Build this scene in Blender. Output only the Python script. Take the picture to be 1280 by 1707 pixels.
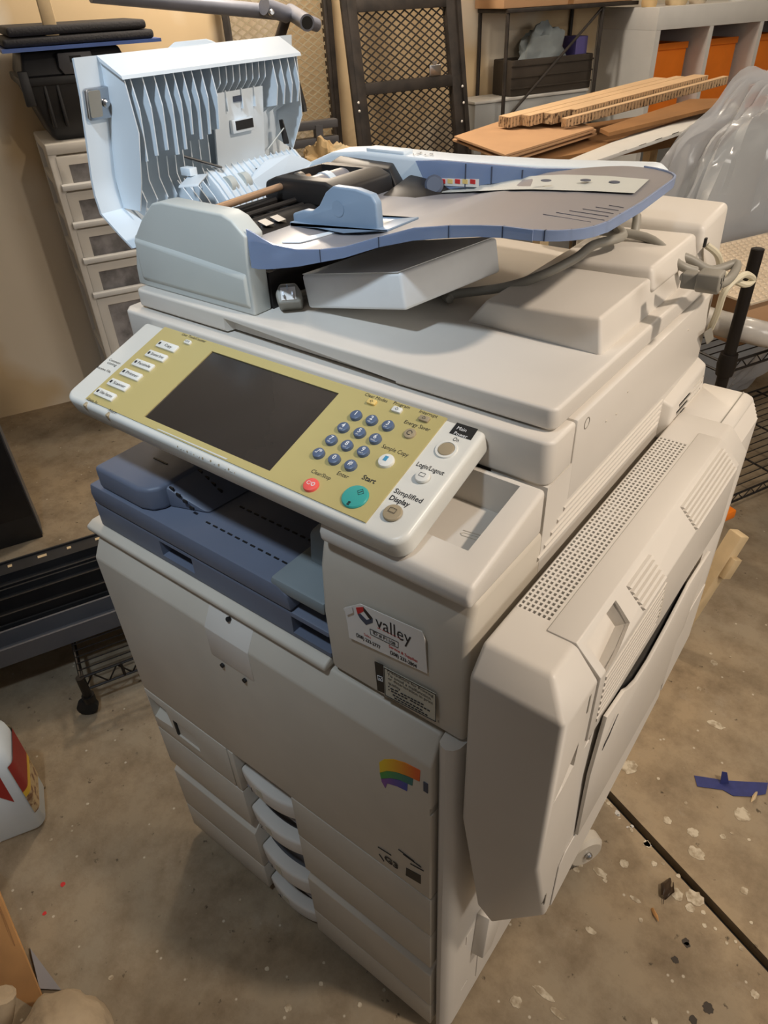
import bpy, bmesh, math, random
from mathutils import Vector, Matrix, noise
for o in list(bpy.data.objects): bpy.data.objects.remove(o)
SC = bpy.context.scene
COL = SC.collection
rnd = random.Random(7)
# ------------------------------------------------------------------ camera
CAM = Vector((.8911, -.3786, 1.4989)); YAW, PIT, ROL, FPX = .6803, -.6411, -.048, 1176.7
FW = Vector((-math.sin(YAW)*math.cos(PIT), math.cos(YAW)*math.cos(PIT), math.sin(PIT)))
_r = Vector((math.cos(YAW), math.sin(YAW), 0)); _u = _r.cross(FW)
RT = math.cos(ROL)*_r + math.sin(ROL)*_u; UPV = -math.sin(ROL)*_r + math.cos(ROL)*_u
cd = bpy.data.cameras.new('camera'); cam = bpy.data.objects.new('camera', cd); COL.objects.link(cam)
cd.sensor_fit = 'HORIZONTAL'; cd.sensor_width = 36; cd.lens = 36*FPX/1280; cd.clip_start = .02
m = Matrix((RT, UPV, -FW)).transposed().to_4x4(); m.translation = CAM; cam.matrix_world = m
SC.camera = cam
# ------------------------------------------------------------------ light
w = bpy.data.worlds.new('world'); SC.world = w; w.use_nodes = True
w.node_tree.nodes['Background'].inputs[0].default_value = (.80, .80, .84, 1)
w.node_tree.nodes['Background'].inputs[1].default_value = .17
P0_ = Vector((-2.234, .765, 0)); UD_ = Vector((math.cos(math.radians(65)), math.sin(math.radians(65)), 0)); ND_ = Vector((UD_.y, -UD_.x, 0))
def lamp(name, kind, loc, target, power, col, size=.2, **k):
    d = bpy.data.lights.new(name, kind); d.energy = power; d.color = col
    if kind == 'AREA': d.shape = 'DISK'; d.size = size
    else: d.shadow_soft_size = size
    for a, b in k.items(): setattr(d, a, b)
    o = bpy.data.objects.new(name, d); COL.objects.link(o); o.location = loc
    o.rotation_euler = (Vector(target)-Vector(loc)).to_track_quat('-Z', 'Y').to_euler(); return o
lamp('warm_lamp', 'SPOT', (1.78, .34, 2.50), (.95, .75, .6), 108, (1, .85, .70), .05, spot_size=math.radians(120), spot_blend=1)
lamp('cool_lamp', 'SPOT', (.50, -.60, 2.45), (-.02, .22, 1.10), 74, (.72, .86, 1.0), .06, spot_size=math.radians(58), spot_blend=1)
lamp('wall_fill', 'POINT', P0_+UD_*1.36+ND_*.60+Vector((0, 0, 2.2)), (0, 0, 0), 60, (1, .86, .70), .12)  # unseen fill added to brighten the wall, not a known fixture
lamp('shelf_fill', 'POINT', (.75, 3.1, 2.45), (0, 0, 0), 24, (1, .86, .70), .12)  # unseen fill added to lift the shelf and the far background
lamp('side_fill', 'AREA', (3.7, .75, 1.95), (.5, .3, 1.0), 26, (1, .93, .84), 1.2)  # soft fill added from the right, no actual window there
SC.view_settings.view_transform = 'Standard'; SC.view_settings.look = 'None'
SC.view_settings.exposure = 0.0; SC.view_settings.gamma = 1; SC.view_settings.use_curve_mapping = False
# ------------------------------------------------------------------ geometry helpers
def ray(x, y): return FW + RT*((x-640)/FPX) - UPV*((y-853.5)/FPX)
def up(x, y, ax, val):                       # point of the plane ax = val that shows at a pixel
    d = ray(x, y); i = 'xyz'.index(ax); return CAM + d*((val-CAM[i])/d[i])
def upn(x, y, P, n):
    d = ray(x, y); return CAM + d*((Vector(P)-CAM).dot(n)/d.dot(n))
TH = math.radians(65); P0 = Vector((-2.234, .765, 0))
UD = Vector((math.cos(TH), math.sin(TH), 0)); ND = Vector((math.sin(TH), -math.cos(TH), 0))
def W(u, v, z): return P0 + UD*u + ND*v + Vector((0, 0, z))      # room frame: u along the long wall, v off it
def upw(x, y, v):
    d = ray(x, y); X = CAM + d*((v-(CAM-P0).dot(ND))/d.dot(ND)); return (X-P0).dot(UD), X.z
def uvz(x, y, z):
    X = up(x, y, 'z', z)-P0; return X.dot(UD), X.dot(ND)
def frame(o, xd, yd=None, zd=None):
    xd = Vector(xd).normalized()
    if zd is None: zd = xd.cross(Vector(yd)).normalized()
    zd = Vector(zd).normalized(); yd = zd.cross(xd).normalized()
    m = Matrix((xd, yd, zd)).transposed().to_4x4(); m.translation = Vector(o); return m
RM = frame(P0, UD, zd=(0, 0, 1))              # room frame: x = u, y = -v
def room(u, v, z=0, ang=0): return frame(W(u, v, z), UD, zd=(0, 0, 1)) @ Matrix.Rotation(math.radians(ang), 4, 'Z')
AX = {'x': (1, 2, 0), 'y': (0, 2, 1), 'z': (0, 1, 2)}
class MB:
    def __init__(s, M=None): s.v = []; s.f = []; s.M = M
    def add(s, vs, fs):
        b = len(s.v); s.v += [Vector(p) for p in vs]; s.f += [tuple(b+i for i in f) for f in fs]; return s
    def box(s, x0, x1, y0, y1, z0, z1):
        return s.add([(x, y, z) for z in (z0, z1) for y in (y0, y1) for x in (x0, x1)],
            [(0, 2, 3, 1), (4, 5, 7, 6), (0, 1, 5, 4), (2, 6, 7, 3), (0, 4, 6, 2), (1, 3, 7, 5)])
    def prism(s, ax, pts, lo, hi):
        a, b, c = AX[ax]; n = len(pts); vs = []
        for h in (lo, hi):
            for p in pts:
                q = [0, 0, 0]; q[a], q[b], q[c] = p[0], p[1], h; vs.append(q)
        return s.add(vs, [tuple(range(n))[::-1], tuple(range(n, 2*n))] + [(i, (i+1) % n, n+(i+1) % n, n+i) for i in range(n)])
    def slab(s, pts, off):                    # polygon in space thickened by a vector
        n = len(pts); off = Vector(off); vs = [Vector(p) for p in pts]; vs += [p+off for p in vs]
        return s.add(vs, [tuple(range(n))[::-1], tuple(range(n, 2*n))] + [(i, (i+1) % n, n+(i+1) % n, n+i) for i in range(n)])
    def hull(s, pts):
        bm = bmesh.new()
        for p in pts: bm.verts.new(p)
        r = bmesh.ops.convex_hull(bm, input=bm.verts[:])
        bmesh.ops.delete(bm, geom=[e for e in r['geom_interior'] if isinstance(e, bmesh.types.BMVert)], context='VERTS')
        bmesh.ops.dissolve_limit(bm, angle_limit=.02, verts=bm.verts[:], edges=bm.edges[:])
        bm.verts.index_update(); s.add([v.co.copy() for v in bm.verts], [tuple(v.index for v in f.verts) for f in bm.faces]); bm.free(); return s
    def tube(s, path, r, n=10, closed=False, caps=True):
        P = [Vector(p) for p in path]; k = len(P); rr = r if isinstance(r, (list, tuple)) else [r]*k
        t0 = (P[1]-P[0]).normalized(); a = t0.orthogonal().normalized(); rings = []
        for i in range(k):
            t = ((P[(i+1) % k]-P[i-1]) if closed or 0 < i < k-1 else (P[1]-P[0] if i == 0 else P[-1]-P[-2])).normalized()
            a = (a - t*a.dot(t)).normalized(); b = t.cross(a)
            rings.append([P[i]+(a*math.cos(2*math.pi*j/n)+b*math.sin(2*math.pi*j/n))*rr[i] for j in range(n)])
        fs = []
        for i in range(k if closed else k-1):
            q = (i+1) % k
            fs += [(i*n+j, i*n+(j+1) % n, q*n+(j+1) % n, q*n+j) for j in range(n)]
        if caps and not closed: fs += [tuple(range(n))[::-1], tuple((k-1)*n+j for j in range(n))]
        return s.add([p for rg in rings for p in rg], fs)
    def lathe(s, prof, o, d, n=20):           # profile of (radius, height) about an axis
        M = frame(o, Vector(d).orthogonal(), zd=d); vs = []; fs = []; k = len(prof)
        for r, h in prof:
            for j in range(n):
                a = 2*math.pi*j/n; vs.append(M @ Vector((r*math.cos(a), r*math.sin(a), h)))
        for i in range(k-1):
            fs += [(i*n+j, i*n+(j+1) % n, (i+1)*n+(j+1) % n, (i+1)*n+j) for j in range(n)]
        fs += [tuple(range(n))[::-1], tuple((k-1)*n+j for j in range(n))]
        return s.add(vs, fs)
    def grid(s, fn, nu, nv):
        vs = [fn(i/nu, j/nv) for i in range(nu+1) for j in range(nv+1)]; c = nv+1
        return s.add(vs, [(i*c+j, (i+1)*c+j, (i+1)*c+j+1, i*c+j+1) for i in range(nu) for j in range(nv)])
    def mesh(s, name, mat, bevel=0, seg=2, ang=32, weld=False, smooth=True):
        bm = bmesh.new(); V = [bm.verts.new(s.M @ p if s.M else p) for p in s.v]
        for f in s.f:
            try: bm.faces.new([V[i] for i in f])
            except ValueError: pass
        if weld: bmesh.ops.remove_doubles(bm, verts=bm.verts[:], dist=1e-6)
        bmesh.ops.recalc_face_normals(bm, faces=bm.faces[:])
        if bevel:
            es = [e for e in bm.edges if len(e.link_faces) == 2 and e.calc_face_angle(0) > math.radians(25)]
            bmesh.ops.bevel(bm, geom=es, offset=bevel, offset_type='OFFSET', segments=seg, profile=.5, affect='EDGES', clamp_overlap=True)
        me = bpy.data.meshes.new(name); bm.to_mesh(me); bm.free()
        if smooth:
            me.shade_smooth(); me.set_sharp_from_angle(angle=math.radians(ang))
        me.materials.append(M[mat] if isinstance(mat, str) else mat); return me
    def build(s, name, mat, parent=None, **k):
        return link(name, s.mesh(name, mat, **k), parent)
def link(name, me, parent=None, mw=None):
    o = bpy.data.objects.new(name, me); COL.objects.link(o)
    if parent:
        o.parent = parent; o.matrix_parent_inverse = WM[parent].inverted()
    if mw is not None: o.matrix_basis = mw
    WM[o] = mw.copy() if mw is not None else Matrix(); return o
WM = {}
def thing(name, label, cat, loc, group=None):
    o = bpy.data.objects.new(name, None); COL.objects.link(o); o.location = loc; o.empty_display_size = .05
    WM[o] = Matrix.Translation(Vector(loc)); return tag(o, label, cat, group)
def tag(o, label, cat, group=None):
    o['label'] = label; o['category'] = cat
    if group: o['group'] = group
    return o
def struct(o): o['kind'] = 'structure'; return o
def cut(o, *cutters):
    for mb in cutters:
        c = mb.build('cutter', 'dark', smooth=False)
        md = o.modifiers.new('b', 'BOOLEAN'); md.object = c; md.operation = 'DIFFERENCE'; md.solver = 'EXACT'
        me = bpy.data.meshes.new_from_object(o.evaluated_get(bpy.context.evaluated_depsgraph_get()))
        o.modifiers.clear(); old = o.data; o.data = me; bpy.data.meshes.remove(old)
        bpy.data.objects.remove(c)
    while len(o.data.materials) > 1: o.data.materials.pop()
    for p in o.data.polygons: p.material_index = 0
    o.data.shade_smooth(); o.data.set_sharp_from_angle(angle=math.radians(32)); return o
def text_mesh(s, size, mat, width=None, name='lettering', bold=0, leading=1):
    c = bpy.data.curves.new('t', 'FONT'); c.body = s; c.size = size; c.align_x = 'CENTER'; c.align_y = 'CENTER'; c.resolution_u = 2
    c.offset = bold; c.space_line = leading
    o = bpy.data.objects.new('t', c); COL.objects.link(o)
    me = bpy.data.meshes.new_from_object(o.evaluated_get(bpy.context.evaluated_depsgraph_get()))
    bpy.data.objects.remove(o); bpy.data.curves.remove(c)
    if width:
        xs = [v.co.x for v in me.vertices]; k = width/(max(xs)-min(xs))
        for v in me.vertices: v.co.x *= k
    me.name = name; me.materials.clear(); me.materials.append(M[mat]); return me
def text(s, size, mat, Mx, parent, width=None, name='lettering', **k):
    me = text_mesh(s, size, mat, width, name, **k); me.transform(Mx); return link(name, me, parent)
def arc(cx, cy, r, a0, a1, n): return [(cx+r*math.cos(math.radians(a0+(a1-a0)*i/n)), cy+r*math.sin(math.radians(a0+(a1-a0)*i/n))) for i in range(n+1)]
def rrect(x0, x1, y0, y1, r, n=4):
    return arc(x0+r, y0+r, r, 180, 270, n)+arc(x1-r, y0+r, r, 270, 360, n)+arc(x1-r, y1-r, r, 0, 90, n)+arc(x0+r, y1-r, r, 90, 180, n)
def smooth_path(P, k=6):
    P = [Vector(p) for p in P]; out = []
    for i in range(len(P)-1):
        a, b, c, d = P[max(i-1, 0)], P[i], P[i+1], P[min(i+2, len(P)-1)]
        for j in range(k):
            t = j/k; out.append(.5*((2*b)+(c-a)*t+(2*a-5*b+4*c-d)*t*t+(3*b-a-3*c+d)*t**3))
    return out+[P[-1]]
# ------------------------------------------------------------------ materials
M = {}
def lin(c): return tuple((x/255/12.92 if x < 11 else ((x/255+.055)/1.055)**2.4) for x in c)+(1,)
def mat(name, c, rough=.5, metal=0, var=.06, scale=8, spec=.5, bump=0, bscale=60, trans=0, alpha=1, c2=None, thr=None, coord='Object', detail=4, ior=None, emit=None):
    m = bpy.data.materials.new(name); m.use_nodes = True; nt = m.node_tree; b = nt.nodes['Principled BSDF']
    b.inputs['Roughness'].default_value = rough; b.inputs['Metallic'].default_value = metal
    b.inputs['Specular IOR Level'].default_value = spec; b.inputs['Transmission Weight'].default_value = trans; b.inputs['Alpha'].default_value = alpha
    if ior: b.inputs['IOR'].default_value = ior
    C1 = lin(c); C2 = lin(c2) if c2 else tuple(x*(1-var*2) for x in C1[:3])+(1,)
    tc = nt.nodes.new('ShaderNodeTexCoord'); nz = nt.nodes.new('ShaderNodeTexNoise'); nz.inputs['Scale'].default_value = scale; nz.inputs['Detail'].default_value = detail
    nt.links.new(tc.outputs[coord], nz.inputs['Vector'])
    rp = nt.nodes.new('ShaderNodeValToRGB'); rp.color_ramp.elements[0].position, rp.color_ramp.elements[1].position = thr or (.38, .68)
    rp.color_ramp.elements[0].color = C1; rp.color_ramp.elements[1].color = C2
    nt.links.new(nz.outputs[0], rp.inputs[0]); nt.links.new(rp.outputs[0], b.inputs['Base Color'])
    if bump:
        n2 = nt.nodes.new('ShaderNodeTexNoise'); n2.inputs['Scale'].default_value = bscale; nt.links.new(tc.outputs[coord], n2.inputs['Vector'])
        bp = nt.nodes.new('ShaderNodeBump'); bp.inputs['Strength'].default_value = bump; bp.inputs['Distance'].default_value = .004
        nt.links.new(n2.outputs[0], bp.inputs['Height']); nt.links.new(bp.outputs[0], b.inputs['Normal'])
    M[name] = m; return m
mat('cream', (212, 206, 197), .42, var=.025, scale=5, spec=.4)
mat('cream_aged', (201, 193, 179), .45, var=.05, scale=6, spec=.4)
mat('panel_white', (212, 212, 206), .35, var=.03, scale=9)
mat('film', (186, 168, 112), .33, var=.0, scale=2.2, c2=(178, 166, 112), thr=(.3, .7))
mat('film_clear', (200, 202, 200), .3, var=.02)
mat('screen', (52, 48, 46), .16, var=.25, scale=5, spec=.6)
mat('key_blue', (84, 100, 128), .35, var=.05, scale=40)
mat('key_white', (222, 222, 216), .35, var=.03)
mat('key_tan', (160, 146, 120), .4)
mat('key_yellow', (226, 196, 122), .4)
mat('key_red', (232, 92, 86), .35)
mat('key_green', (58, 158, 152), .32)
mat('ink', (36, 36, 40), .6)
mat('ink_white', (232, 234, 236), .5)
mat('ink_red', (196, 44, 44), .6)
mat('ink_blue', (70, 150, 190), .6)
mat('dark', (22, 21, 22), .6)
mat('black_plastic', (36, 33, 32), .5, var=.15, scale=14)
mat('tray_blue', (102, 110, 128), .5, var=.06, scale=7)
mat('tray_blue_dark', (66, 74, 92), .55)
mat('guide_grey', (128, 138, 142), .5)
mat('lid_white', (214, 224, 232), .45, var=.02, scale=6)
mat('adf_grey', (196, 200, 196), .45, var=.03, scale=6)
mat('tray_grey', (138, 136, 140), .34, var=.05, scale=6, spec=.5)
mat('blue_clear', (168, 186, 220), .25, var=.04, scale=5, trans=.45, ior=1.25)
mat('guide_blue', (140, 160, 182), .4)
mat('steel', (190, 192, 196), .28, metal=1, var=.08)
mat('copper', (214, 178, 146), .35, metal=.7, var=.05)
mat('grey_rubber', (120, 116, 108), .6)
mat('cord_grey', (142, 138, 128), .5, var=.05)
mat('cord_cream', (206, 198, 174), .5)
mat('carton_white', (238, 238, 236), .7, var=.05, scale=12, bump=.15, bscale=30)
mat('sticker', (226, 222, 216), .45, var=.01)
mat('label_black', (34, 34, 34), .5)
mat('label_cream', (196, 190, 172), .55)
def concrete():
    m = bpy.data.materials.new('concrete'); m.use_nodes = True; nt = m.node_tree; b = nt.nodes['Principled BSDF']; L = nt.links.new; N = nt.nodes.new
    b.inputs['Roughness'].default_value = .8; b.inputs['Specular IOR Level'].default_value = .25
    tc = N('ShaderNodeTexCoord')
    def nz(sc, det=6, ro=.55):
        n = N('ShaderNodeTexNoise'); n.inputs['Scale'].default_value = sc; n.inputs['Detail'].default_value = det; n.inputs['Roughness'].default_value = ro; L(tc.outputs['Object'], n.inputs['Vector']); return n.outputs[0]
    def ramp(src, p0, p1, c0, c1):
        r = N('ShaderNodeValToRGB'); r.color_ramp.elements[0].position = p0; r.color_ramp.elements[1].position = p1; r.color_ramp.elements[0].color = c0; r.color_ramp.elements[1].color = c1; L(src, r.inputs[0]); return r.outputs[0]
    def mix(f, a_, b_, mode='MIX', fac=None):
        x = N('ShaderNodeMix'); x.data_type = 'RGBA'; x.blend_type = mode
        if f is None: x.inputs[0].default_value = fac
        else: L(f, x.inputs[0])
        L(a_, x.inputs[6]); L(b_, x.inputs[7]) if not isinstance(b_, tuple) else setattr(x.inputs[7], 'default_value', b_); return x.outputs[2]
    base = ramp(nz(1.7, 5), .38, .64, lin((160, 141, 114)), lin((143, 132, 114)))
    base = mix(ramp(nz(9, 8, .7), .42, .75, (0, 0, 0, 1), (1, 1, 1, 1)), base, lin((114, 98, 78)))
    base = mix(ramp(nz(5.5, 10, .75), .58, .74, (0, 0, 0, 1), (.55, .55, .55, 1)), base, lin((166, 155, 138)))
    base = mix(ramp(nz(38, 4, .6), .66, .72, (0, 0, 0, 1), (.8, .8, .8, 1)), base, lin((62, 54, 44)))
    v = N('ShaderNodeTexVoronoi'); v.inputs['Scale'].default_value = 22; v.inputs['Randomness'].default_value = 1; L(tc.outputs['Object'], v.inputs['Vector'])
    base = mix(ramp(v.outputs['Distance'], .045, .075, (.8, .8, .8, 1), (0, 0, 0, 1)), base, lin((196, 186, 168)))
    L(base, b.inputs['Base Color']); bp = N('ShaderNodeBump'); bp.inputs['Strength'].default_value = .35; bp.inputs['Distance'].default_value = .003; L(nz(45, 6), bp.inputs['Height']); L(bp.outputs[0], b.inputs['Normal'])
    M['concrete'] = m
concrete()
mat('paint_drip', (196, 184, 162), .7, scale=60, c2=(150, 134, 110), thr=(.42, .62))
mat('drywall', (212, 188, 150), .9, scale=1.3, c2=(228, 216, 196), thr=(.46, .53), bump=.1, bscale=20, detail=3)
mat('wall_left', (186, 170, 122), .9, scale=.9, c2=(168, 156, 116), thr=(.4, .62), bump=.08, bscale=18)
mat('frost', (214, 210, 202), .5, var=.05, scale=6)
mat('frost_clear', (150, 148, 150), .35, var=.3, scale=16)
mat('case_black', (44, 44, 46), .5, var=.2, scale=10)
mat('case_grey', (92, 92, 96), .45)
mat('rust_black', (50, 43, 38), .6, var=.3, scale=22)
mat('pipe', (132, 137, 152), .4, metal=.2, var=.1)
mat('sheet_blue', (58, 86, 150), .5)
mat('foam_black', (42, 42, 46), .8, bump=.4, bscale=160)
mat('wood', (196, 146, 92), .55, var=.12, scale=9)
mat('wood_pale', (214, 190, 150), .6, var=.08, scale=20)
mat('kraft', (192, 152, 114), .8, var=.06, scale=6)
mat('kraft_light', (212, 180, 142), .8, var=.05, scale=6)
mat('kraft_dark', (150, 108, 66), .85, var=.1)
mat('honeycomb', (176, 150, 118), .9, c2=(88, 68, 50), scale=90, thr=(.48, .6))
mat('paper_tan', (222, 190, 140), .8, var=.06, bump=.2, bscale=30)
mat('cabinet_white', (212, 212, 210), .5, var=.03)
mat('cabinet_grey', (176, 180, 182), .5, var=.04)
mat('bin_orange', (240, 128, 22), .55, var=.06)
mat('cloth_grey', (150, 160, 164), .9, var=.1, bump=.3, bscale=40)
mat('bin_dark', (66, 58, 50), .8, var=.15)
mat('purple', (92, 84, 150), .5)
mat('tape', (44, 52, 112), .6, var=.1, scale=60)
mat('jug', (206, 216, 224), .38, var=.04, scale=7)
mat('jug_red', (148, 42, 38), .45)
mat('jug_label', (190, 168, 130), .5, c2=(120, 84, 60), scale=60, thr=(.5, .6))
mat('jug_yellow', (220, 180, 60), .5)
mat('cloth_beige', (184, 164, 136), .9, var=.12, scale=14, bump=.4, bscale=70)
mat('wire', (38, 34, 32), .45, metal=.4)
mat('bubble', (206, 190, 168), .25, var=.08, bump=.0)
mat('foil', (200, 196, 190), .22, var=.12, bump=.3, bscale=25)
mat('brown_glass', (60, 46, 34), .3)
# ================================================================== photocopier
PC = thing('photocopier', 'large cream office photocopier with yellowed control panel and raised document feeder lid', 'photocopier', (.33, .3, 0))
XR = .6632
# ---- lower cabinet, post and casters
cab = MB().prism('z', [(.004, .052), (.637, .052), (.637, .022), (.6385, .010), (.643, .0055), (.650, .0045), (.657, .008), (.6615, .015), (XR, .025), (XR, .62), (.004, .62)], .03, .843).build('cabinet', 'cream', PC)
cut(cab, MB().box(.655, .67, .10, .1025, .055, .165), MB().box(.6615, .67, .055, .075, .305, .3075), MB().box(.6615, .67, .055, .0575, .275, .3075), MB().box(.6615, .67, .083, .095, .40, .405), MB().box(.6615, .67, .05, .07, .11, .114))
# side bracket below the right unit
MB().slab([(XR-.001, .085, .335), (XR-.001, .155, .30), (XR-.001, .105, .20), (XR-.001, .075, .21)], (.022, .004, 0)).build('bracket', 'cream', PC, bevel=.003)
for (x, y) in ((.705, .43), (.08, .1), (.08, .55), (.6, .12)):
    cs = MB().lathe([(.03, -.016), (.038, -.010), (.038, .010), (.03, .016)], (x, y, .038), (.85, -.5, 0), 20).build('caster', 'grey_rubber', PC)
    MB().lathe([(.005, 0), (.042, .002), (.042, .022), (.034, .03)], (x+.002, y-.001, .078), (.85, -.5, 0), 20).build('caster_housing', 'cream_aged', cs)
    MB().lathe([(.008, 0), (.008, .004), (.005, .007)], (x+.030, y-.016, .08), (.85, -.5, 0), 10).build('screw', 'steel', cs)
    MB().box(x-.04, x+.005, y-.02, y+.02, .07, .09).build('caster_plate', 'dark', cs)
# ---- front door
door = MB().prism('x', [(0, .4885), (0, .8005), (.0205, .838), (.045, .838), (.045, .4885)], .0, .634).build('front_door', 'cream_aged', PC, bevel=.0035, seg=3)
cut(door, MB().box(.632, .64, -.01, .05, .70, .716))
xa, xb = up(352, 1085, 'y', 0).x, up(417, 1105, 'y', 0).x
pl = MB().prism('x', [(-.001, .745), (-.001, .8002), (.0165, .832), (.03, .832), (.03, .745)], xa, xb).build('latch_plate', 'cream', door, bevel=.001)
for px, py, d in ((372, 1108, 0), (409, 1133, 0), (382, 1032, .013)):
    p = up(px, py, 'y', d); MB().lathe([(.0035, 0), (.0035, .004)], p+Vector((0, .0005, 0)), (0, -1, .0 if d == 0 else .5), 10).build('latch_hole', 'dark', door)
p = up(710, 1312, 'y', 0); MB().box(p.x-.003, p.x+.003, -.0012, .001, p.z-.009, p.z+.009).build('door_mark', 'tray_blue_dark', door)
# rainbow emblem
def band(name, px, c1, c2):
    pts = [up(x, y, 'y', -.0008) for x, y in px]; mb = MB().slab(pts, (0, .0010, 0)); o = mb.build(name, mat(name, c1, .4, c2=c2), door, smooth=False)
    nt = M[name].node_tree; nt.nodes.remove(nt.nodes['Noise Texture']); tc = nt.nodes['Texture Coordinate']; sp = nt.nodes.new('ShaderNodeSeparateXYZ'); rp = nt.nodes['Color Ramp']
    nt.links.new(tc.outputs['Generated'], sp.inputs[0]); nt.links.new(sp.outputs[0], rp.inputs[0]); rp.color_ramp.elements[0].position = .1; rp.color_ramp.elements[1].position = .9
band('emblem_band_orange', [(632, 1271), (640, 1266), (655, 1266), (675, 1272), (700, 1285), (699, 1303), (680, 1294), (660, 1287), (645, 1285), (633, 1288)], (232, 196, 40), (222, 92, 30))
band('emblem_band_green', [(633, 1288.5), (645, 1285.5), (660, 1287.5), (688, 1298), (687, 1310), (665, 1300), (650, 1297), (635, 1298)], (60, 150, 70), (20, 110, 110))
band('emblem_band_purple', [(635, 1298.5), (650, 1297.5), (665, 1300.5), (679, 1306), (678, 1319), (662, 1311), (645, 1306), (642, 1314), (636, 1303)], (120, 70, 150), (50, 70, 160))
FM = lambda px, py, y=-.0009: frame(up(px, py, 'y', y), (1, 0, 0), zd=(0, -1, 0))
text('G3', .02, 'ink', FM(652, 1438), door, bold=.0008)
MB().slab([up(x, y, 'y', -.0006) for x, y in ((677, 1447), (701, 1460), (701, 1474), (676, 1459))], (0, .0008, 0)).build('badge', 'label_black', door, smooth=False)
for (x0, y0, x1, y1) in ((630, 1412, 652, 1426), (664, 1416, 690, 1436), (672, 1424, 702, 1446), (684, 1440, 706, 1452), (632, 1424, 640, 1436)):
    a, b = up(x0, y0, 'y', -.0007), up(x1, y1, 'y', -.0007); MB().tube([a, b], .0007, 4).build('scratch', 'label_black', door)
# ---- drawers
def drawer(z0, z1, prof, h0, h1, n, first=False):
    d = MB().prism('x', prof, .0, .220 if first else .236).prism('x', prof, .369, .634).box(.22, .385, .046, .05, z0, z1)
    if first: d.prism('x', prof, .2225, .236)
    d = d.build('drawer', 'cream_aged', PC, bevel=.0022)
    MB().grid(lambda a, b: Vector((.236+.133*a, .012+.034*math.sin(b*math.pi/2), z0+.002+(z1-z0-.004)*b)), 4, 6).build('handle_recess', 'tray_grey', d)
    hm = MB(); n_ = 14; pr = [(.001, 0), (0, .1), (-.0015, .85), (0, .96), (.003, 1), (.022, .99), (.024, .85), (.012, .05)]
    vs = []; fs = []
    for i in range(n_+1):
        t = i/n_; x = .238+.131*t; yb = .012-.012*math.sin(math.pi*min(1, t*1.02+.02))**.6; zs = 1-.25*max(0, .15-t)/.15
        for (yy, zz) in pr: vs.append((x, yb+yy, h0+(h1-h0)*(.5+(zz-.5)*zs)-.004*math.sin(math.pi*t)))
    k = len(pr)
    for i in range(n_): fs += [(i*k+j, i*k+(j+1) % k, (i+1)*k+(j+1) % k, (i+1)*k+j) for j in range(k)]
    fs += [tuple(range(k)), tuple(n_*k+j for j in range(k))]
    hm.add(vs, fs).build('handle', 'cream', d, ang=50)
    MB().box(.281, .294, -.0015, .004, h0+.012, h1-.012).build('size_label', 'label_cream', d)
    text(n, .02, 'ink', frame((.270, -.0024, (h0+h1)/2-.004), (1, 0, 0), zd=(0, -1, 0)), d)
    return d
flat = lambda z0, z1: [(0, z0), (0, z1), (.05, z1), (.05, z0)]
d1 = drawer(.3755, .4865, flat(.3755, .4865), .400, .442, '1', True)
cut(d1, MB().hull([(.006, -.01, .402), (.006, -.01, .469), (.058, -.01, .462), (.064, -.01, .412), (.006, .028, .43), (.006, .028, .469), (.05, .028, .462), (.055, .028, .43)]), MB().box(.069, .133, -.01, .0035, .404, .447))
MB().box(.0695, .074, -.0005, .0040, .406, .445).build('window_edge', 'dark', d1)
drawer(.264, .3735, flat(.264, .3735), .283, .325, '2')
drawer(.110, .262, [(0, .110), (0, .231), (.022, .252), (.05, .252), (.05, .110)], .140, .190, '3')
drawer(.026, .108, flat(.026, .108), .022, .066, '4')
# ---- trim lip above the door
MB().prism('x', [(.010, .8415), (.010, .850), (.022, .856), (.3, .856), (.3, .8415)], -.014, .474).build('trim_lip', 'cream_aged', PC, bevel=.003, seg=3)
# ---- delivery bay with the blue-grey trays
MB().box(.012, .48, .44, .60, .856, 1.10).build('bay_back', 'tray_blue_dark', PC)
base = MB().box(.014, .476, .022, .43, .8565, .900).build('tray_base', 'tray_blue', PC, bevel=.0025)
cut(base, MB().box(.164, .232, .0, .06, .868, .894), MB().box(.415, .50, .0, .06, .865, .893))
ex = MB().prism('y', [(.020, .903), (.016, .917), (.022, .936), (.40, .936), (.415, .926), (.418, .903)], .020, .43).build('delivery_tray', 'tray_blue', PC, bevel=.003)
pt = MB().prism('z', [(.044, .024), (.140, .024), (.158, .030), (.168, .044), (.175, .43), (.044, .43)], .936, .973)
po = pt.build('tray_rise', 'tray_blue', PC, bevel=.006, seg=3)
MB().hull([(.165, .05, .936), (.165, .05, .970), (.225, .07, .937), (.165, .43, .936), (.165, .43, .972), (.26, .43, .937)]).build('tray_ramp', 'tray_blue', PC, bevel=.004)
sl = MB()
for r in range(5):
    y = .055+.05*r
    for i in range(13): x = .235+.014*i+.012*r; sl.box(x, x+.008, y, y+.0022, .9355, .9372) if x < .40 else None
    for i in range(4): x = .170+.012*i; z = .970-.5*(x-.165); sl.box(x, x+.008, y, y+.0022, z-.003, z+.0012)
    sl.box(.10+.012*r, .13+.012*r, y+.03, y+.0322, .972, .9742)
sl.build('tray_slots', 'dark', PC)['kind'] = 'stuff'
MB().prism('y', [(.386, .926), (.390, .945), (.474, .945), (.474, .926)], .021, .12).build('guide_foot', 'guide_grey', PC, bevel=.004)
MB().hull([(.408, .07, .94), (.474, .07, .94), (.408, .075, .985), (.43, .08, 1.0), (.474, .08, .985), (.408, .42, .94), (.474, .42, .94), (.42, .42, 1.03), (.474, .42, 1.03)]).build('paper_guide', 'guide_grey', PC, bevel=.005, seg=3)
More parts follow.
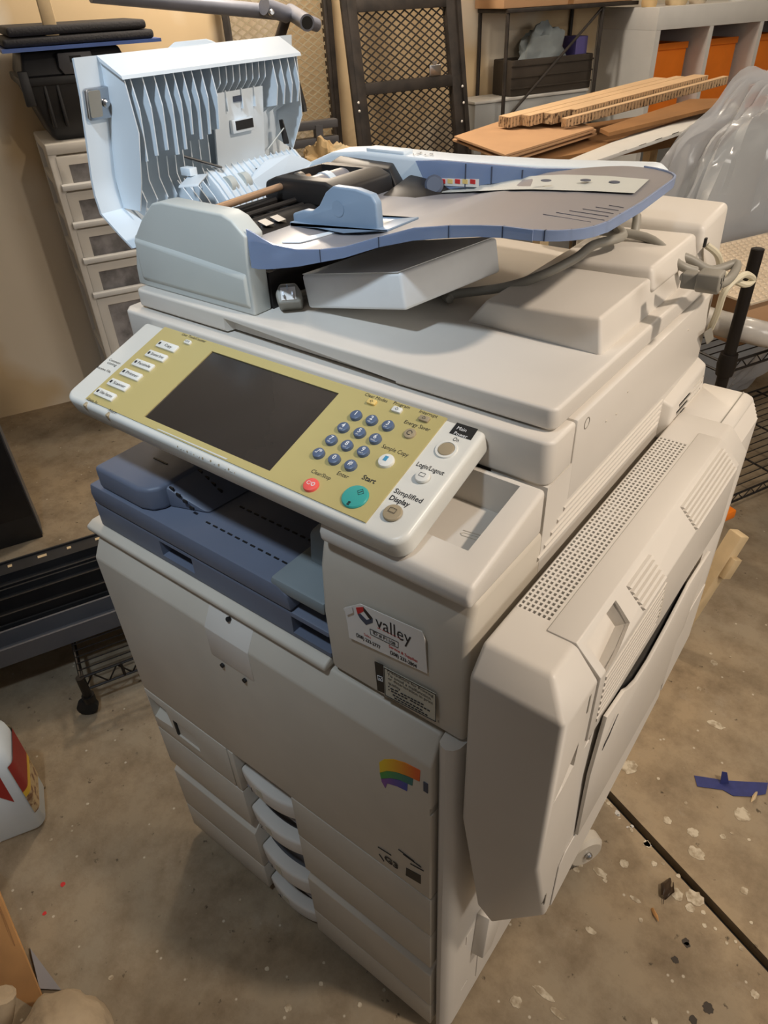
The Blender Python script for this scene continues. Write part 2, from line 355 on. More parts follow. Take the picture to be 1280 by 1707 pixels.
# ---- right front tower with stickers
tw = MB().prism('x', [(.020, .845), (.0165, .94), (.020, 1.008), (.030, 1.0455), (.62, 1.0455), (.62, .845)], .476, XR)
tower = tw.build('front_cover', 'cream_aged', PC, bevel=.008, seg=4)
MB().box(.02, .655, .50, .62, .845, 1.10).build('rear_housing', 'cream_aged', PC)
# shop sticker
TY = .0150
def TP(px, py): return up(px, py, 'y', TY-.0012)
st = MB().slab([TP(x, y) for x, y in ((574, 1013), (600, 1007), (703, 1053), (708, 1066), (712, 1123), (582, 1063), (579, 1040), (575, 1020))], (0, .0008, 0)).build('shop_sticker', 'sticker', PC, smooth=False)
MB().slab([TP(x, y)+Vector((0, -.0012, 0)) for x, y in ((574, 1013), (588, 1010), (590, 1020), (580, 1024))], (0, -.0006, 0)).build('peeled_corner', 'sticker', PC, smooth=False)
MT = lambda px, py, dx=0, dz=0: frame(up(px, py, 'y', TY-.0016)+Vector((dx, 0, dz)), (1, 0, 0), zd=(0, -1, 0))
def dec(pts, m): MB().slab([up(x, y, 'y', TY-.0016) for x, y in pts], (0, .0004, 0)).build('logo_facet', m, st, smooth=False)
dec([(593, 1013), (605, 1012), (606, 1019), (596, 1024)], 'ink_red'); dec([(605, 1012), (620, 1030), (621, 1037), (614, 1030), (606, 1019)], 'label_black')
dec([(621, 1031), (621, 1038), (610, 1042), (609, 1034)], 'tray_blue_dark'); dec([(596, 1024), (600, 1023), (611, 1034), (610, 1042), (600, 1031)], 'tray_blue_dark')
def pxt(st_, x0, y0, x1, y1, size, m, par, y=TY-.0016, **k):       # lettering spanning two pixels on the front face
    a_, b_ = up(x0, y0, 'y', y), up(x1, y1, 'y', y); c_ = (a_+b_)/2; text(st_, size, m, frame((c_.x, y, c_.z), (1, 0, 0), zd=(0, -1, 0)), par, width=b_.x-a_.x, **k)
ZO = lambda a_, b_: (570+a_/8.533, 1000+b_/8.533)
pxt('valley', *ZO(478, 340), *ZO(982, 540), .026, 'ink', st)
pxt('ID # P1108', *ZO(440, 478), *ZO(755, 618), .0068, 'ink', st, bold=.0001)
pxt('Sales', *ZO(310, 490), *ZO(410, 535), .0055, 'ink_red', st); pxt('(208) 233-2777', *ZO(200, 512), *ZO(542, 662), .0074, 'ink', st, bold=.0002)
pxt('Service & Supplies', *ZO(665, 672), *ZO(1072, 862), .0058, 'ink_red', st, bold=.0001); pxt('(208) 233-2804', *ZO(682, 768), *ZO(1060, 925), .0074, 'ink', st, bold=.0002)
for i in range(5):                                                  # faint red line under the shop name, too worn to read
    a_, b_ = ZO(500+70*i, 395+33*i), ZO(555+70*i, 420+33*i); MB().tube([up(*a_, 'y', TY-.0015), up(*b_, 'y', TY-.0015)], .00025, 4).build('worn_line', 'ink_red', st)
bx = [up(x, y, 'y', TY-.0016) for x, y in (ZO(395, 412), ZO(800, 605), ZO(798, 685), ZO(408, 492))]
for i in range(4): MB().tube([bx[i], bx[(i+1) % 4]], .0003, 4).build('frame_line', 'ink', st)
# printing notice
nt_ = MB().slab([TP(x, y) for x, y in ((639, 1112), (726, 1157), (726, 1203), (641, 1160))], (0, .0008, 0)).build('notice_label', 'label_cream', PC, smooth=False)
q = [up(x, y, 'y', TY-.0016) for x, y in ((640, 1113), (726, 1158), (726, 1203), (642, 1159))]
for i in range(4): MB().tube([q[i], q[(i+1) % 4]], .0004, 4).build('frame_line', 'ink', nt_)
MB().slab([TP(x, y) for x, y in ((624, 1103), (638, 1109), (641, 1156), (629, 1151))], (0, .0008, 0)).build('notice_tab', 'label_black', PC, smooth=False)
cb = [up(x, y, 'y', TY-.0018) for x, y in ((629, 1126), (637, 1129), (638, 1136), (630, 1133))]
for i in range(4): MB().tube([cb[i], cb[(i+1) % 4]], .0004, 4).build('check_mark', 'ink_white', nt_)
MB().tube([up(x, y, 'y', TY-.0018) for x, y in ((631, 1130), (634, 1133), (637, 1130))], .0004, 4).build('check_mark', 'ink_white', nt_)
ZQ = lambda a_, b_: (620+a_/10.667, 1095+b_/10.667)
pxt('Precautions for Printing', *ZQ(270, 262), *ZQ(1085, 680), .0066, 'ink', nt_); pxt('To avoid a malfunction', *ZQ(275, 325), *ZQ(1045, 735), .0066, 'ink', nt_)
pxt('or deterioration in print', *ZQ(285, 395), *ZQ(1080, 815), .0066, 'ink', nt_); pxt('quality', *ZQ(285, 460), *ZQ(500, 575), .0066, 'ink', nt_)
for (x0, y0, x1, y1) in ((330, 560, 480, 625), (510, 645, 930, 860), (340, 605, 640, 755), (680, 770, 1045, 975), (370, 670, 910, 960), (400, 730, 1000, 1050)):   # small print, illegible in the picture
    n_ = int((x1-x0)/55)
    for i in range(n_): MB().tube([up(*ZQ(x0+(x1-x0)*(i+f)/n_, y0+(y1-y0)*(i+f)/n_), 'y', TY-.0016) for f in (0, .72)], .0007, 4).build('small_print', 'ink', nt_)
for q_ in ((300, 525), (303, 580)): MB().lathe([(.0009, 0), (.0009, .0004)], up(*ZQ(*q_), 'y', TY-.0014), (0, -1, 0), 8).build('bullet', 'ink', nt_)
text('E', .005, 'ink', MT(731, 1203), nt_)
# ---- shelf lid with the clip tray
sh = MB().prism('x', [(.016, 1.0475), (.014, 1.060), (.020, 1.0725), (.153, 1.1025), (.153, 1.0475)], .486, .6645).build('side_shelf', 'cream', PC, bevel=.005, seg=3)
cut(sh, MB().hull([(.50, .050, 1.12), (.642, .050, 1.12), (.642, .146, 1.12), (.50, .146, 1.12), (.505, .056, 1.060), (.636, .056, 1.060), (.636, .143, 1.060), (.505, .143, 1.060)]))
cp = up(788, 893, 'z', 1.0605); e = .004
MB(frame(cp, (1, .15, 0), zd=(0, 0, 1))).tube([(-.012, e), (.012, e), (.0165, 0), (.012, -e), (-.010, -e), (-.0125, -.002), (-.011, .0005), (.009, .0005)] and [(x, y, 0) for x, y in ((-.012, e), (.012, e), (.016, 0), (.012, -e), (-.010, -e), (-.0125, -.0015), (-.010, .0008), (.010, .0008))], .0005, 5).build('clip_mark', 'cream_aged', sh)
# ---- scanner
def rnd_box(x0, x1, y0, y1, z0, z1, r): return MB().prism('z', rrect(x0, x1, y0, y1, r), z0, z1)
MB().prism('z', [(.004, .2085), (.004, .167), (.016, .155)]+arc(.652, .167, .012, 270, 360, 4)+[(.664, .2085)], 1.100, 1.1505).build('scanner_front', 'cream', PC, bevel=.004, seg=3)
MB().box(.006, .664, .2105, .635, 1.052, 1.1505).build('scanner_body', 'cream', PC, bevel=.003)
MB().box(.60, .6635, .158, .63, .99, 1.1).build('side_wall', 'cream', PC)
p = up(978, 705, 'x', .664); MB().lathe([(.0065, -.001), (.0065, .0004), (.0058, .0006), (.005, -.0008)], p, (1, 0, 0), 20).build('screw_cap', 'cord_grey', PC)
for px, py in ((1027, 690), (1010, 702), (1046, 653), (1147, 550)):
    MB().lathe([(.0016, 0), (.0010, .0008)], up(px, py, 'x', .664), (1, 0, 0), 8).build('screw_dimple', 'cream_aged', PC)
for i in range(4): MB().slab([(.6763, .522+.006*i, .992+.009*i), (.6763, .57+.006*i, .992+.009*i), (.6763, .57+.006*i, .995+.009*i), (.6763, .522+.006*i, .995+.009*i)], (-.002, 0, 0)).build('pod_slot', 'cord_grey', PC, smooth=False)
for i in range(5):
    z = 1.049-.0085*i; MB().prism('y', [(.6630, z-.0075), (.6652, z-.0035), (.6654, z-.001), (.6630, z)], .205-.013*i, .495).build('side_rib', 'cream', PC, smooth=False)
pod = MB().hull([(.66, .50, 1.045), (.66, .64, 1.055), (.66, .50, .985), (.66, .66, .985), (.676, .508, 1.035), (.676, .64, 1.045), (.676, .508, .985), (.676, .66, .985)]).build('side_pod', 'cream', PC, bevel=.004, seg=3)
cut(pod, *[MB().box(.6735, .68, .52+.006*i, .565+.006*i, .995+.009*i, .998+.009*i) for i in range(4)], *[MB().box(.6735, .68, .585+.004*i, .635+.002*i, .997+.009*i, 1.0+.009*i) for i in range(4)])
# ---- platen cover
cov = MB().prism('z', rrect(.022, .657, .172, .63, .010), 1.153, 1.1765).build('platen_cover', 'cream', PC, bevel=.0035, seg=3)
cut(cov, MB().hull([(.198, .160, 1.145), (.474, .160, 1.145), (.474, .160, 1.158), (.198, .160, 1.172), (.205, .186, 1.145), (.468, .180, 1.145), (.468, .180, 1.156), (.205, .184, 1.170)]))
def step_pts(z0, z1, y0, yb, xl): return [(xl, y0+.006, z0), (xl+.03, y0, z1-.004), (.60, y0-.001, z1), (.634, y0+.004, z1+.002), (.642, y0, z0), (xl, yb, z0), (xl+.03, yb, z1), (.634, yb, z1+.004), (.642, yb, z0)]
MB().hull(step_pts(1.174, 1.213, .306, .60, .47)).build('cover_step', 'cream', PC, bevel=.005, seg=4)
MB().hull(step_pts(1.20, 1.226, .445, .60, .50)).build('cover_step', 'cream', PC, bevel=.006, seg=4)
MB().hull([(.47, .60, 1.15), (.648, .60, 1.15), (.47, .603, 1.238), (.641, .603, 1.238), (.47, .69, 1.15), (.648, .69, 1.15), (.47, .685, 1.252), (.645, .685, 1.252)]).build('hinge_housing', 'cream', PC, bevel=.008, seg=4)
lh = up(1176, 405, 'x', .648); MB().box(.646, .6487, lh.y-.003, lh.y+.003, lh.z-.005, lh.z+.006).build('cable_hole', 'dark', PC)
MB().tube(smooth_path([up(1178, 409, 'x', .648), up(1196, 425, 'x', .662), up(1206, 455, 'x', .668), up(1240, 474, 'x', .69), up(1255, 466, 'x', .695), up(1240, 458, 'x', .69), up(1210, 482, 'x', .68), up(1196, 520, 'x', .675), up(1184, 548, 'x', .668)]), .0045, 8).build('feeder_cable', 'cord_cream', PC)
MB().hull([up(x, y, 'x', xx) for x, y in ((1172, 555), (1186, 545), (1190, 565), (1178, 575)) for xx in (.664, .672)]).build('cable_connector', 'cord_grey', PC, bevel=.002)
# ---- control panel
PX0, PX1, YF, YB, ZF, ZB = .066, .597, .005, .150, 1.0975, 1.1465
PN = Vector((0, -(ZB-ZF), YB-YF)).normalized(); PY = Vector((0, YB-YF, ZB-ZF)).normalized()
def onp(px, py, h=0): return upn(px, py, Vector((.33, YF, ZF))+PN*h, PN)
PO = Vector((.33, YF, ZF)); PMx = frame(PO, (1, 0, 0), zd=PN); dep = (Vector((0, YB, ZB))-Vector((0, YF, ZF))).length
def loc(px, py): return PMx.inverted() @ onp(px, py)
body = MB(PMx).prism('z', arc(PX0-.33+.016, .016, .016, 180, 270, 5)+arc(PX1-.33-.018, .018, .018, 270, 360, 6)+[(PX1-.33, dep), (PX0-.33, dep)], -.028, 0)
cp_ = body.build('control_panel', 'panel_white', PC, bevel=.006, seg=4)
MB(PMx).hull([(PX0-.30, .03, -.028), (PX1-.36, .03, -.028), (PX0-.30, dep, -.028), (PX1-.36, dep, -.028), (PX0-.27, .06, -.045), (PX1-.40, .06, -.045), (PX0-.27, dep, -.05), (PX1-.40, dep, -.05)]).build('panel_underside', 'cream_aged', cp_, bevel=.004)
SCR = [loc(*q) for q in ((362, 590), (574, 660), (443, 783), (233, 693))]
sx0, sx1 = (SCR[0].x+SCR[3].x)/2, (SCR[1].x+SCR[2].x)/2; sy0, sy1 = (SCR[2].y+SCR[3].y)/2, (SCR[0].y+SCR[1].y)/2
FL = [loc(*q) for q in ((281, 548), (757, 697), (600, 872), (132, 670))]
fx0, fx1 = (FL[0].x+FL[3].x)/2, (FL[1].x+FL[2].x)/2; fy0, fy1 = .0085, dep-.001
fo = rrect(fx0, fx1, fy0, fy1, .005, 4); n = len(fo); fi = []
for i, (x, y) in enumerate(fo):
    fi.append((min(max(x, sx0), sx1), min(max(y, sy0), sy1)))
# film sheet with an opening: outer ring and window ring
ring = [(fx0, fy0), (fx1, fy0), (fx1, fy1), (fx0, fy1)]; win = [(sx0, sy0), (sx1, sy0), (sx1, sy1), (sx0, sy1)]
fm = MB(PMx); vs = [(x, y, .0018) for x, y in ring]+[(x, y, .0018) for x, y in win]+[(x, y, -.0002) for x, y in ring]+[(x, y, -.0002) for x, y in win]
fm.add(vs, [(i, (i+1) % 4, 4+(i+1) % 4, 4+i) for i in range(4)]+[(8+i, 8+(i+1) % 4, (i+1) % 4, i) for i in range(4)]+[(4+i, 4+(i+1) % 4, 12+(i+1) % 4, 12+i) for i in range(4)])
fm.build('panel_film', 'film', cp_, smooth=False)
MB(PMx).box(sx0, sx1, sy0, sy1, -.001, .0004).build('touch_screen', 'screen', cp_, smooth=False)
a_, b_ = loc(260, 722), loc(378, 765); MB(PMx).slab([Vector((loc(*q).x, max(loc(*q).y, .0095), .0019)) for q in ((266, 717), (381, 767), (371, 775), (256, 723))], (0, 0, .0003)).build('clear_strip', 'film_clear', cp_, smooth=False)
TOPZ = .0021
def ptext(s, x0, y0, x1, y1, size, m='ink', h=TOPZ, bold=0):
    a_, b_ = loc(x0, y0), loc(x1, y1); text(s, size, m, PMx @ Matrix.Translation(((a_.x+b_.x)/2, (a_.y+b_.y)/2, h)), cp_, width=b_.x-a_.x, name='lettering', bold=bold)
def flatkey(px, py, w_, h_, m, hgt=.003, name='mode_key', r=.0012):
    p = loc(px, py); me = MB().prism('z', rrect(-w_/2, w_/2, -h_/2, h_/2, r, 2), .0015, .0018+hgt).mesh(name, m, bevel=.0006, seg=2)
    return link(name, me, cp_, PMx @ Matrix.Translation((p.x, p.y, 0)))
kt = flatkey(281, 581, .036, .0115, 'key_white')
MODES = (('Copy', 281, 581), ('Document Server', 263, 597), ('Facsimile', 241, 612), ('Printer', 221, 628), ('Scanner', 200, 645), ('Other Function', 178, 661))
for i, (s, px, py) in enumerate(MODES):
    p = loc(px, py)
    if i: o = link('mode_key', kt.data, cp_, PMx @ Matrix.Translation((p.x, p.y, 0)))
    text(s, .0062, 'ink', PMx @ Matrix.Translation((p.x+.003, p.y, .0052)), cp_, width=min(.024, .0034*len(s)))
    MB(PMx).box(p.x-.0155, p.x-.0125, p.y-.002, p.y+.002, .0049, .0053).build('key_icon', 'ink', cp_, smooth=False)
flatkey(315, 574, .011, .006, 'key_white', name='counter_key'); p = loc(315, 574); text('123', .004, 'ink', PMx @ Matrix.Translation((p.x, p.y, .0052)), cp_, width=.007)
ptext('User Tools/Counter', 304, 560, 345, 571, .0058)
ptext('Communi-', 183, 599, 201, 607, .0056, h=.0003); ptext('cating', 180, 604, 194, 610, .0056, h=.0003); ptext('Receive File', 161, 612, 185, 620, .0056, h=.0003); ptext('Data In', 147, 667, 164, 673, .0056); ptext('Alert', 182, 685, 195, 690, .0056)
ptext('Clear Modes', 609, 660, 647, 671, .0060); ptext('Program', 657, 674, 684, 682, .0060); ptext('Interrupt', 700, 688, 730, 697, .0060)
ptext('Energy Saver', 674, 706, 718, 718, .0070); ptext('Sample Copy', 637.5, 746.5, 682, 760.5, .0070); ptext('Clear/Stop', 519.7, 788, 553, 799, .0066); ptext('Enter', 563, 791, 582, 797, .0070); ptext('Start', 604.4, 798, 627.4, 805, .0082, bold=.00015)
flatkey(621, 674, .011, .0065, 'key_yellow', name='clear_modes_key'); flatkey(663, 687, .0115, .0068, 'key_white', name='program_key'); flatkey(708, 702, .0115, .0068, 'key_tan', name='interrupt_key')
for s, px, py in (('\u25c7', 621, 674), ('\u25c7', 663, 687), ('2', 708, 702)):
    p = loc(px, py); MB(PMx).tube([(p.x+.0018*math.cos(a), p.y+.0018*math.sin(a), .005) for a in (0, math.pi/2, math.pi, math.pi*1.5)], .0003, 4, closed=True).build('key_icon', 'ink', cp_)
def roundkey(px, py, r, m, hgt, name):
    p = loc(px, py); me = MB().lathe([(r, .0012), (r, hgt*.65), (r*.93, hgt*.93), (r*.8, hgt)], (0, 0, 0), (0, 0, 1), 24).mesh(name, m)
    return link(name, me, cp_, PMx @ Matrix.Translation((p.x, p.y, 0)))
KP = ((595, 697, '1'), (621, 705, '2'), (648, 714, '3'), (574, 717, '4'), (601, 726, '5'), (627, 736, '6'), (554, 738, '7'), (580, 747, '8'), (607, 757, '9'), (533, 760, './*'), (559, 770, '0'), (586, 780, '#'))
kk = None
for px, py, s in KP:
    p = loc(px, py)
    if kk is None: kk = roundkey(px, py, .0066, 'key_blue', .0062, 'number_key')
    else: link('number_key', kk.data, cp_, PMx @ Matrix.Translation((p.x, p.y, 0)))
    text(s, .0078, 'ink_white', PMx @ Matrix.Translation((p.x, p.y+.001, .0064)), cp_, bold=.0001)
    if s in '23456789': text({'2': 'ABC', '3': 'DEF', '4': 'GHI', '5': 'JKL', '6': 'MNO', '7': 'PRS', '8': 'TUV', '9': 'WXY'}[s], .0024, 'ink_white', PMx @ Matrix.Translation((p.x, p.y-.0038, .0064)), cp_)
roundkey(684, 726, .0066, 'key_tan', .0042, 'energy_saver_key'); roundkey(645, 772, .0085, 'key_white', .0052, 'sample_copy_key'); roundkey(520, 812, .0083, 'key_red', .0052, 'stop_key')
p = loc(520, 812); text('C/\u25ce', .0062, 'ink_white', PMx @ Matrix.Translation((p.x, p.y+.0005, .0054)), cp_, width=.010)
p = loc(645, 770); MB(PMx).box(p.x-.002, p.x+.002, p.y-.003, p.y+.003, .0053, .0056).build('key_icon', 'ink_blue', cp_, smooth=False)
p = loc(684, 726); MB(PMx).tube([(p.x+.0028*math.cos(a*.6), p.y+.0028*math.sin(a*.6), .0043) for a in range(10)], .0004, 4).build('key_icon', 'ink', cp_)
gk = roundkey(593, 831, .0138, 'key_green', .0045, 'start_key'); p = loc(593, 831); e = .0037
MB(PMx).tube([(p.x+.003+e*math.cos(a), p.y+.006+e*math.sin(a), .0047) for a in (0, math.pi/2, math.pi, math.pi*1.5)], .0003, 4, closed=True).build('key_icon', 'ink', cp_)
MB(PMx).tube([(p.x+.0018, p.y+.0045, .0047), (p.x+.0042, p.y+.0075, .0047)], .0004, 4).build('key_icon', 'ink', cp_)
MB(PMx).box(p.x-.0015, p.x+.0015, p.y-.012, p.y-.0075, .003, .0045).build('start_lamp', 'label_black', cp_, smooth=False)
# power and login keys on the white end
MB(PMx).slab([loc(*q)+Vector((0, 0, .0003)) for q in ((762, 705), (797, 716), (785, 734), (749, 722))], (0, 0, .0003)).build('power_label', 'label_black', cp_, smooth=False)
ptext('Main', 762.5, 714, 777.5, 719, .0062, 'ink_white', .0008); ptext('Power', 757, 722.5, 779, 729.5, .0062, 'ink_white', .0008); ptext('On', 755.6, 732, 765, 735, .0072, 'ink', .0003)
MB(PMx @ Matrix.Translation(loc(744, 750))).lathe([(.0115, 0), (.011, .0016), (.0088, .0018), (.0084, .0006)], (0, 0, 0), (0, 0, 1), 28).build('power_bezel', 'key_white', cp_)
roundkey(744, 750, .0083, 'key_tan', .0022, 'power_key'); roundkey(705, 797, .0075, 'key_white', .0042, 'login_key'); roundkey(655, 857, .0095, 'key_tan', .0036, 'display_key')
for px, py, k in ((705, 796, 1), (656, 855, 1.2)):
    p = loc(px, py); MB(PMx).tube([(p.x+dx*k, p.y+dy*k, .0044) for dx, dy in ((-.003, -.002), (.003, -.002), (.003, .002), (-.003, .002))], .0003, 4, closed=True).build('key_icon', 'ink', cp_)
ptext('Login/Logout', 694, 774.5, 741, 788.5, .0076, 'ink', .0003, .0001); ptext('Simplified', 657, 819, 705, 835, .0080, 'ink', .0003, .0001); ptext('Display', 649, 830, 683, 841, .0080, 'ink', .0003, .0002)
for px, py in ((137, 678), (174, 695)):
    p = loc(px, py); MB(PMx).box(p.x-.0025, p.x+.0025, -.0006, .006, -.009, .0004).build('status_lamp', 'key_tan', cp_, bevel=.0008, seg=1)
wl = [onp(x, y) for x, y in ((300, 747), (330, 762), (360, 778), (384, 790))]
for i in range(22):
    t = i/21; x = loc(295+92*t, 745+46*t).x; MB(PMx).lathe([(.0013*rnd.uniform(.5, 1.3), 0), (.0006, .0002)], (x+rnd.uniform(-.002, .002), rnd.uniform(.0010, .0022), -.0012-.0008*rnd.random()), (0, -.7, .7), 6).build('edge_wear', 'film_clear' if i % 3 else 'key_tan', cp_)
# ---- document feeder: front housing
AY = .188
hs = MB().prism('y', [(.012, 1.1765), (.014, 1.20), (.028, 1.243), (.052, 1.268), (.080, 1.290), (.100, 1.294), (.210, 1.293), (.226, 1.288), (.246, 1.272), (.243, 1.238), (.243, 1.1765)], AY, AY+.030)
fh = hs.build('feeder_housing', 'adf_grey', PC, bevel=.003, seg=3)
MB().hull([(.03, AY-.0035, 1.19), (.236, AY-.0035, 1.19), (.03, AY-.0035, 1.238), (.236, AY-.0035, 1.222), (.02, AY+.004, 1.18), (.241, AY+.004, 1.18), (.024, AY+.004, 1.245), (.241, AY+.004, 1.234)]).build('housing_front', 'adf_grey', fh, bevel=.002)
MB().box(.02, .245, AY+.031, .53, 1.1765, 1.222).build('feeder_base', 'black_plastic', PC)
MB().hull([(.20, .232, 1.1765), (.243, .232, 1.1765), (.243, .232, 1.23), (.20, .232, 1.23), (.20, .29, 1.1765), (.225, .29, 1.1765), (.225, .29, 1.23), (.20, .29, 1.23)]).build('housing_return', 'adf_grey', PC, bevel=.004)
# rear housing
rh = MB().prism('y', [(-.02, 1.1765), (-.02, 1.235), (.02, 1.268), (.10, 1.298), (.16, 1.304), (.30, 1.303), (.45, 1.308), (.585, 1.3155), (.600, 1.305), (.585, 1.290), (.30, 1.22), (.24, 1.1765)], .512, .565).build('rear_housing_cover', 'lid_white', PC, bevel=.006, seg=3)
MB().box(.165, .235, .516, .54, 1.302, 1.3085).build('rear_grip', 'lid_white', PC, bevel=.003)
text('\u2195 \u21ba', .018, 'ink', frame((.26, .528, 1.3050), (1, 0, 0), zd=(0, 0, 1)), PC, width=.03)
# rollers and pick-up unit
MB().tube([(.146, .210, 1.281), (.128, .43, 1.281)], .0048, 14).build('drive_shaft', 'copper', PC)
MB().lathe([(.009, 0), (.011, .003), (.011, .012), (.008, .015)], (.130, .40, 1.281), (-.06, 1, 0), 18).build('shaft_bushing', 'steel', PC)
for i, (x, z, r) in enumerate(((.158, 1.266, .0035), (.172, 1.262, .003), (.118, 1.262, .006))): MB().tube([(x, .225, z), (x, .50, z)], r, 10).build('guide_rod', 'black_plastic', PC)
MB().tube([(.185, .226, 1.243), (.185, .50, 1.243)], .022, 28).build('feed_roller', 'black_plastic', PC)
MB().tube([(.185, .2245, 1.243), (.185, .232, 1.243)], .026, 28).build('roller_flange', 'dark', PC)
for y in (.262, .284): MB().hull([(.19, y, 1.266), (.205, y, 1.262), (.19, y+.014, 1.266), (.205, y+.014, 1.262), (.19, y, 1.262), (.205, y+.014, 1.258)]).build('reflective_tab', 'steel', PC)
MB().box(.09, .21, .235, .51, 1.222, 1.252).build('feed_guide', 'black_plastic', PC, bevel=.004)
for i in range(9): MB().box(.10, .19, .245+.029*i, .248+.029*i, 1.25, 1.2555).build('guide_rib', 'black_plastic', PC)
pk = MB().prism('y', [(.098, 1.262), (.104, 1.285), (.122, 1.292), (.216, 1.294), (.238, 1.286), (.243, 1.262)], .365, .482).build('pickup_unit', 'black_plastic', PC, bevel=.004, seg=3)
cut(pk, MB().box(.125, .205, .388, .462, 1.27, 1.31))
MB().tube([(.165, .385, 1.272), (.165, .465, 1.272)], .019, 22).build('pickup_roller', 'tray_grey', PC)
MB().tube([(.165, .418, 1.272), (.165, .430, 1.272)], .0205, 22).build('roller_ring', 'lid_white', PC)
MB().hull([(.10, .485, 1.255), (.25, .485, 1.255), (.115, .487, 1.288), (.23, .487, 1.290), (.10, .512, 1.255), (.25, .512, 1.255), (.12, .511, 1.296), (.22, .511, 1.294)]).build('gear_housing', 'black_plastic', PC, bevel=.003)
MB().lathe([(.008, 0), (.008, .002)], (.225, .3645, 1.276), (0, -1, 0), 14).build('screw', 'steel', PC)
MB().hull([(.24, .40, 1.235), (.30, .40, 1.255), (.24, .51, 1.235), (.33, .51, 1.265), (.25, .40, 1.258), (.25, .51, 1.282), (.30, .51, 1.278)]).build('intake_block', 'black_plastic', PC, bevel=.004)
MB().lathe([(.010, 0), (.013, .003), (.013, .010), (.010, .012)], (.300, .497, 1.272), (.5, -.8, .45), 20).build('release_knob', 'tray_blue_dark', PC)
# document tray: profile measured along the front rim
TF = .215
def yf0(x): k = min(1, max(0, (x-.27)/.20)); return .1945+(TF-.1945)*k*k*(3-2*k)
def onrim(px, py):
    y = TF
    for _ in range(15): p = up(px, py, 'y', y); y = yf0(p.x)
    return p
rim = [(onrim(x, yt), onrim(x, yb)) for x, yt, yb in ((424, 388, 446), (440, 398, 446.5), (457, 407, 446), (496, 415, 443), (535, 415, 436), (574, 411, 429), (633, 394, 411), (691, 379, 400), (750, 375, 396), (800, 374.5, 394), (840, 376, 396), (890, 382.5, 401))]
ZX = sorted((a.x, a.z) for a, b in rim)
def zt(x):
    if x <= ZX[2][0]: return ZX[2][1]
    for (x0, z0), (x1, z1) in zip(ZX, ZX[1:]):
        if x0 <= x <= x1: return z0+(z1-z0)*(x-x0)/(x1-x0)
    return ZX[-1][1]
XT = .640
def yfront(x): return yf0(x) if x < .585 else TF + .055*(1-math.sqrt(max(0, 1-((x-.585)/(XT-.585))**2)))
tp = MB(); NX, NY = 44, 10; x0 = .243; vs = []
for s_ in (0, -.003):
    for i in range(NX+1):
        t = i/NX; x = x0+(XT-x0)*(1-(1-t)**1.25); yf = yfront(min(x, XT-1e-6)); yb = .508-(.045*(1-math.sqrt(max(0, 1-((x-.575)/(XT-.575))**2))) if x > .575 else 0)
        for j in range(NY+1): y = yf+.0015+(yb-yf-.0015)*j/NY; xx = x-.010*max(0, (y-.35)/.15)*max(0, (x-.5)/.14); vs.append((xx, y, zt(x)-.0015+s_))
c = NY+1; T = (NX+1)*c; fs = []
for i in range(NX):
    for j in range(NY):
        a = i*c+j; fs += [(a, a+c, a+c+1, a+1), (T+a, T+a+1, T+a+c+1, T+a+c)]
bd = [i*c for i in range(NX+1)]+[NX*c+j for j in range(1, c)]+[i*c+NY for i in range(NX-1, -1, -1)]+[j for j in range(NY-1, 0, -1)]
fs += [(bd[i], bd[(i+1) % len(bd)], T+bd[(i+1) % len(bd)], T+bd[i]) for i in range(len(bd))]
dt = tp.add(vs, fs).build('document_tray', 'tray_grey', PC, ang=50)
# clear blue skirt round the tray
sk = []; SKD = rim[-1][0].z-rim[-1][1].z
for a, b in rim: sk.append((a.x, yf0(a.x), a.z, b.z))
sk = [(.2450, .1945, sk[0][2]+.003, sk[0][3])]+[q for q in sk if q[0] > .2455]
for i in range(1, 9): x = .585+(XT+.001-.585)*math.sin(i/8*math.pi/2); sk.append((x, yfront(min(x, XT)), ZX[-1][1], ZX[-1][1]-SKD))
for y in (.30, .35, .40, .44, .46): sk.append((XT+.001-.010*max(0, (y-.35)/.15), y, ZX[-1][1], ZX[-1][1]-SKD))
for i in range(1, 6): x = .575+(XT-.575)*math.cos(i/6*math.pi/2); sk.append((x+.001-.010*max(0, (.48-.35)/.15), .508-.045*(1-math.sqrt(max(0, 1-((x-.575)/(XT-.575))**2))), ZX[-1][1], ZX[-1][1]-SKD*.8))
sm = MB(); vs = []; fs = []
for i, (x, y, a, b) in enumerate(sk):
    p = Vector((x, y, 0)); t = (Vector(sk[min(i+1, len(sk)-1)][:2])-Vector(sk[max(i-1, 0)][:2])).normalized(); nn = Vector((t.y, -t.x, 0))
    for d in (0, .0022): vs += [p+nn*d+Vector((0, 0, a)), p+nn*d+Vector((0, 0, b))]
for i in range(len(sk)-1):
    o_ = i*4; q = o_+4; fs += [(o_, o_+1, q+1, q), (o_+2, q+2, q+3, o_+3), (o_, q, q+2, o_+2), (o_+1, o_+3, q+3, q+1)]
fs += [(0, 2, 3, 1), (len(vs)-4, len(vs)-3, len(vs)-1, len(vs)-2)]
sm.add(vs, fs).build('tray_skirt', 'blue_clear', dt, ang=40)
for i in (5, 7, 9, 11, 14, 16, 18, 20, 21):
    if i < len(sk):
        x, y, a, b = sk[i]; MB().box(x-.0006, x+.0006, y-.0026 if i < 16 else y-.0006, y+.001, b, a).build('skirt_joint', 'tray_blue_dark', dt)
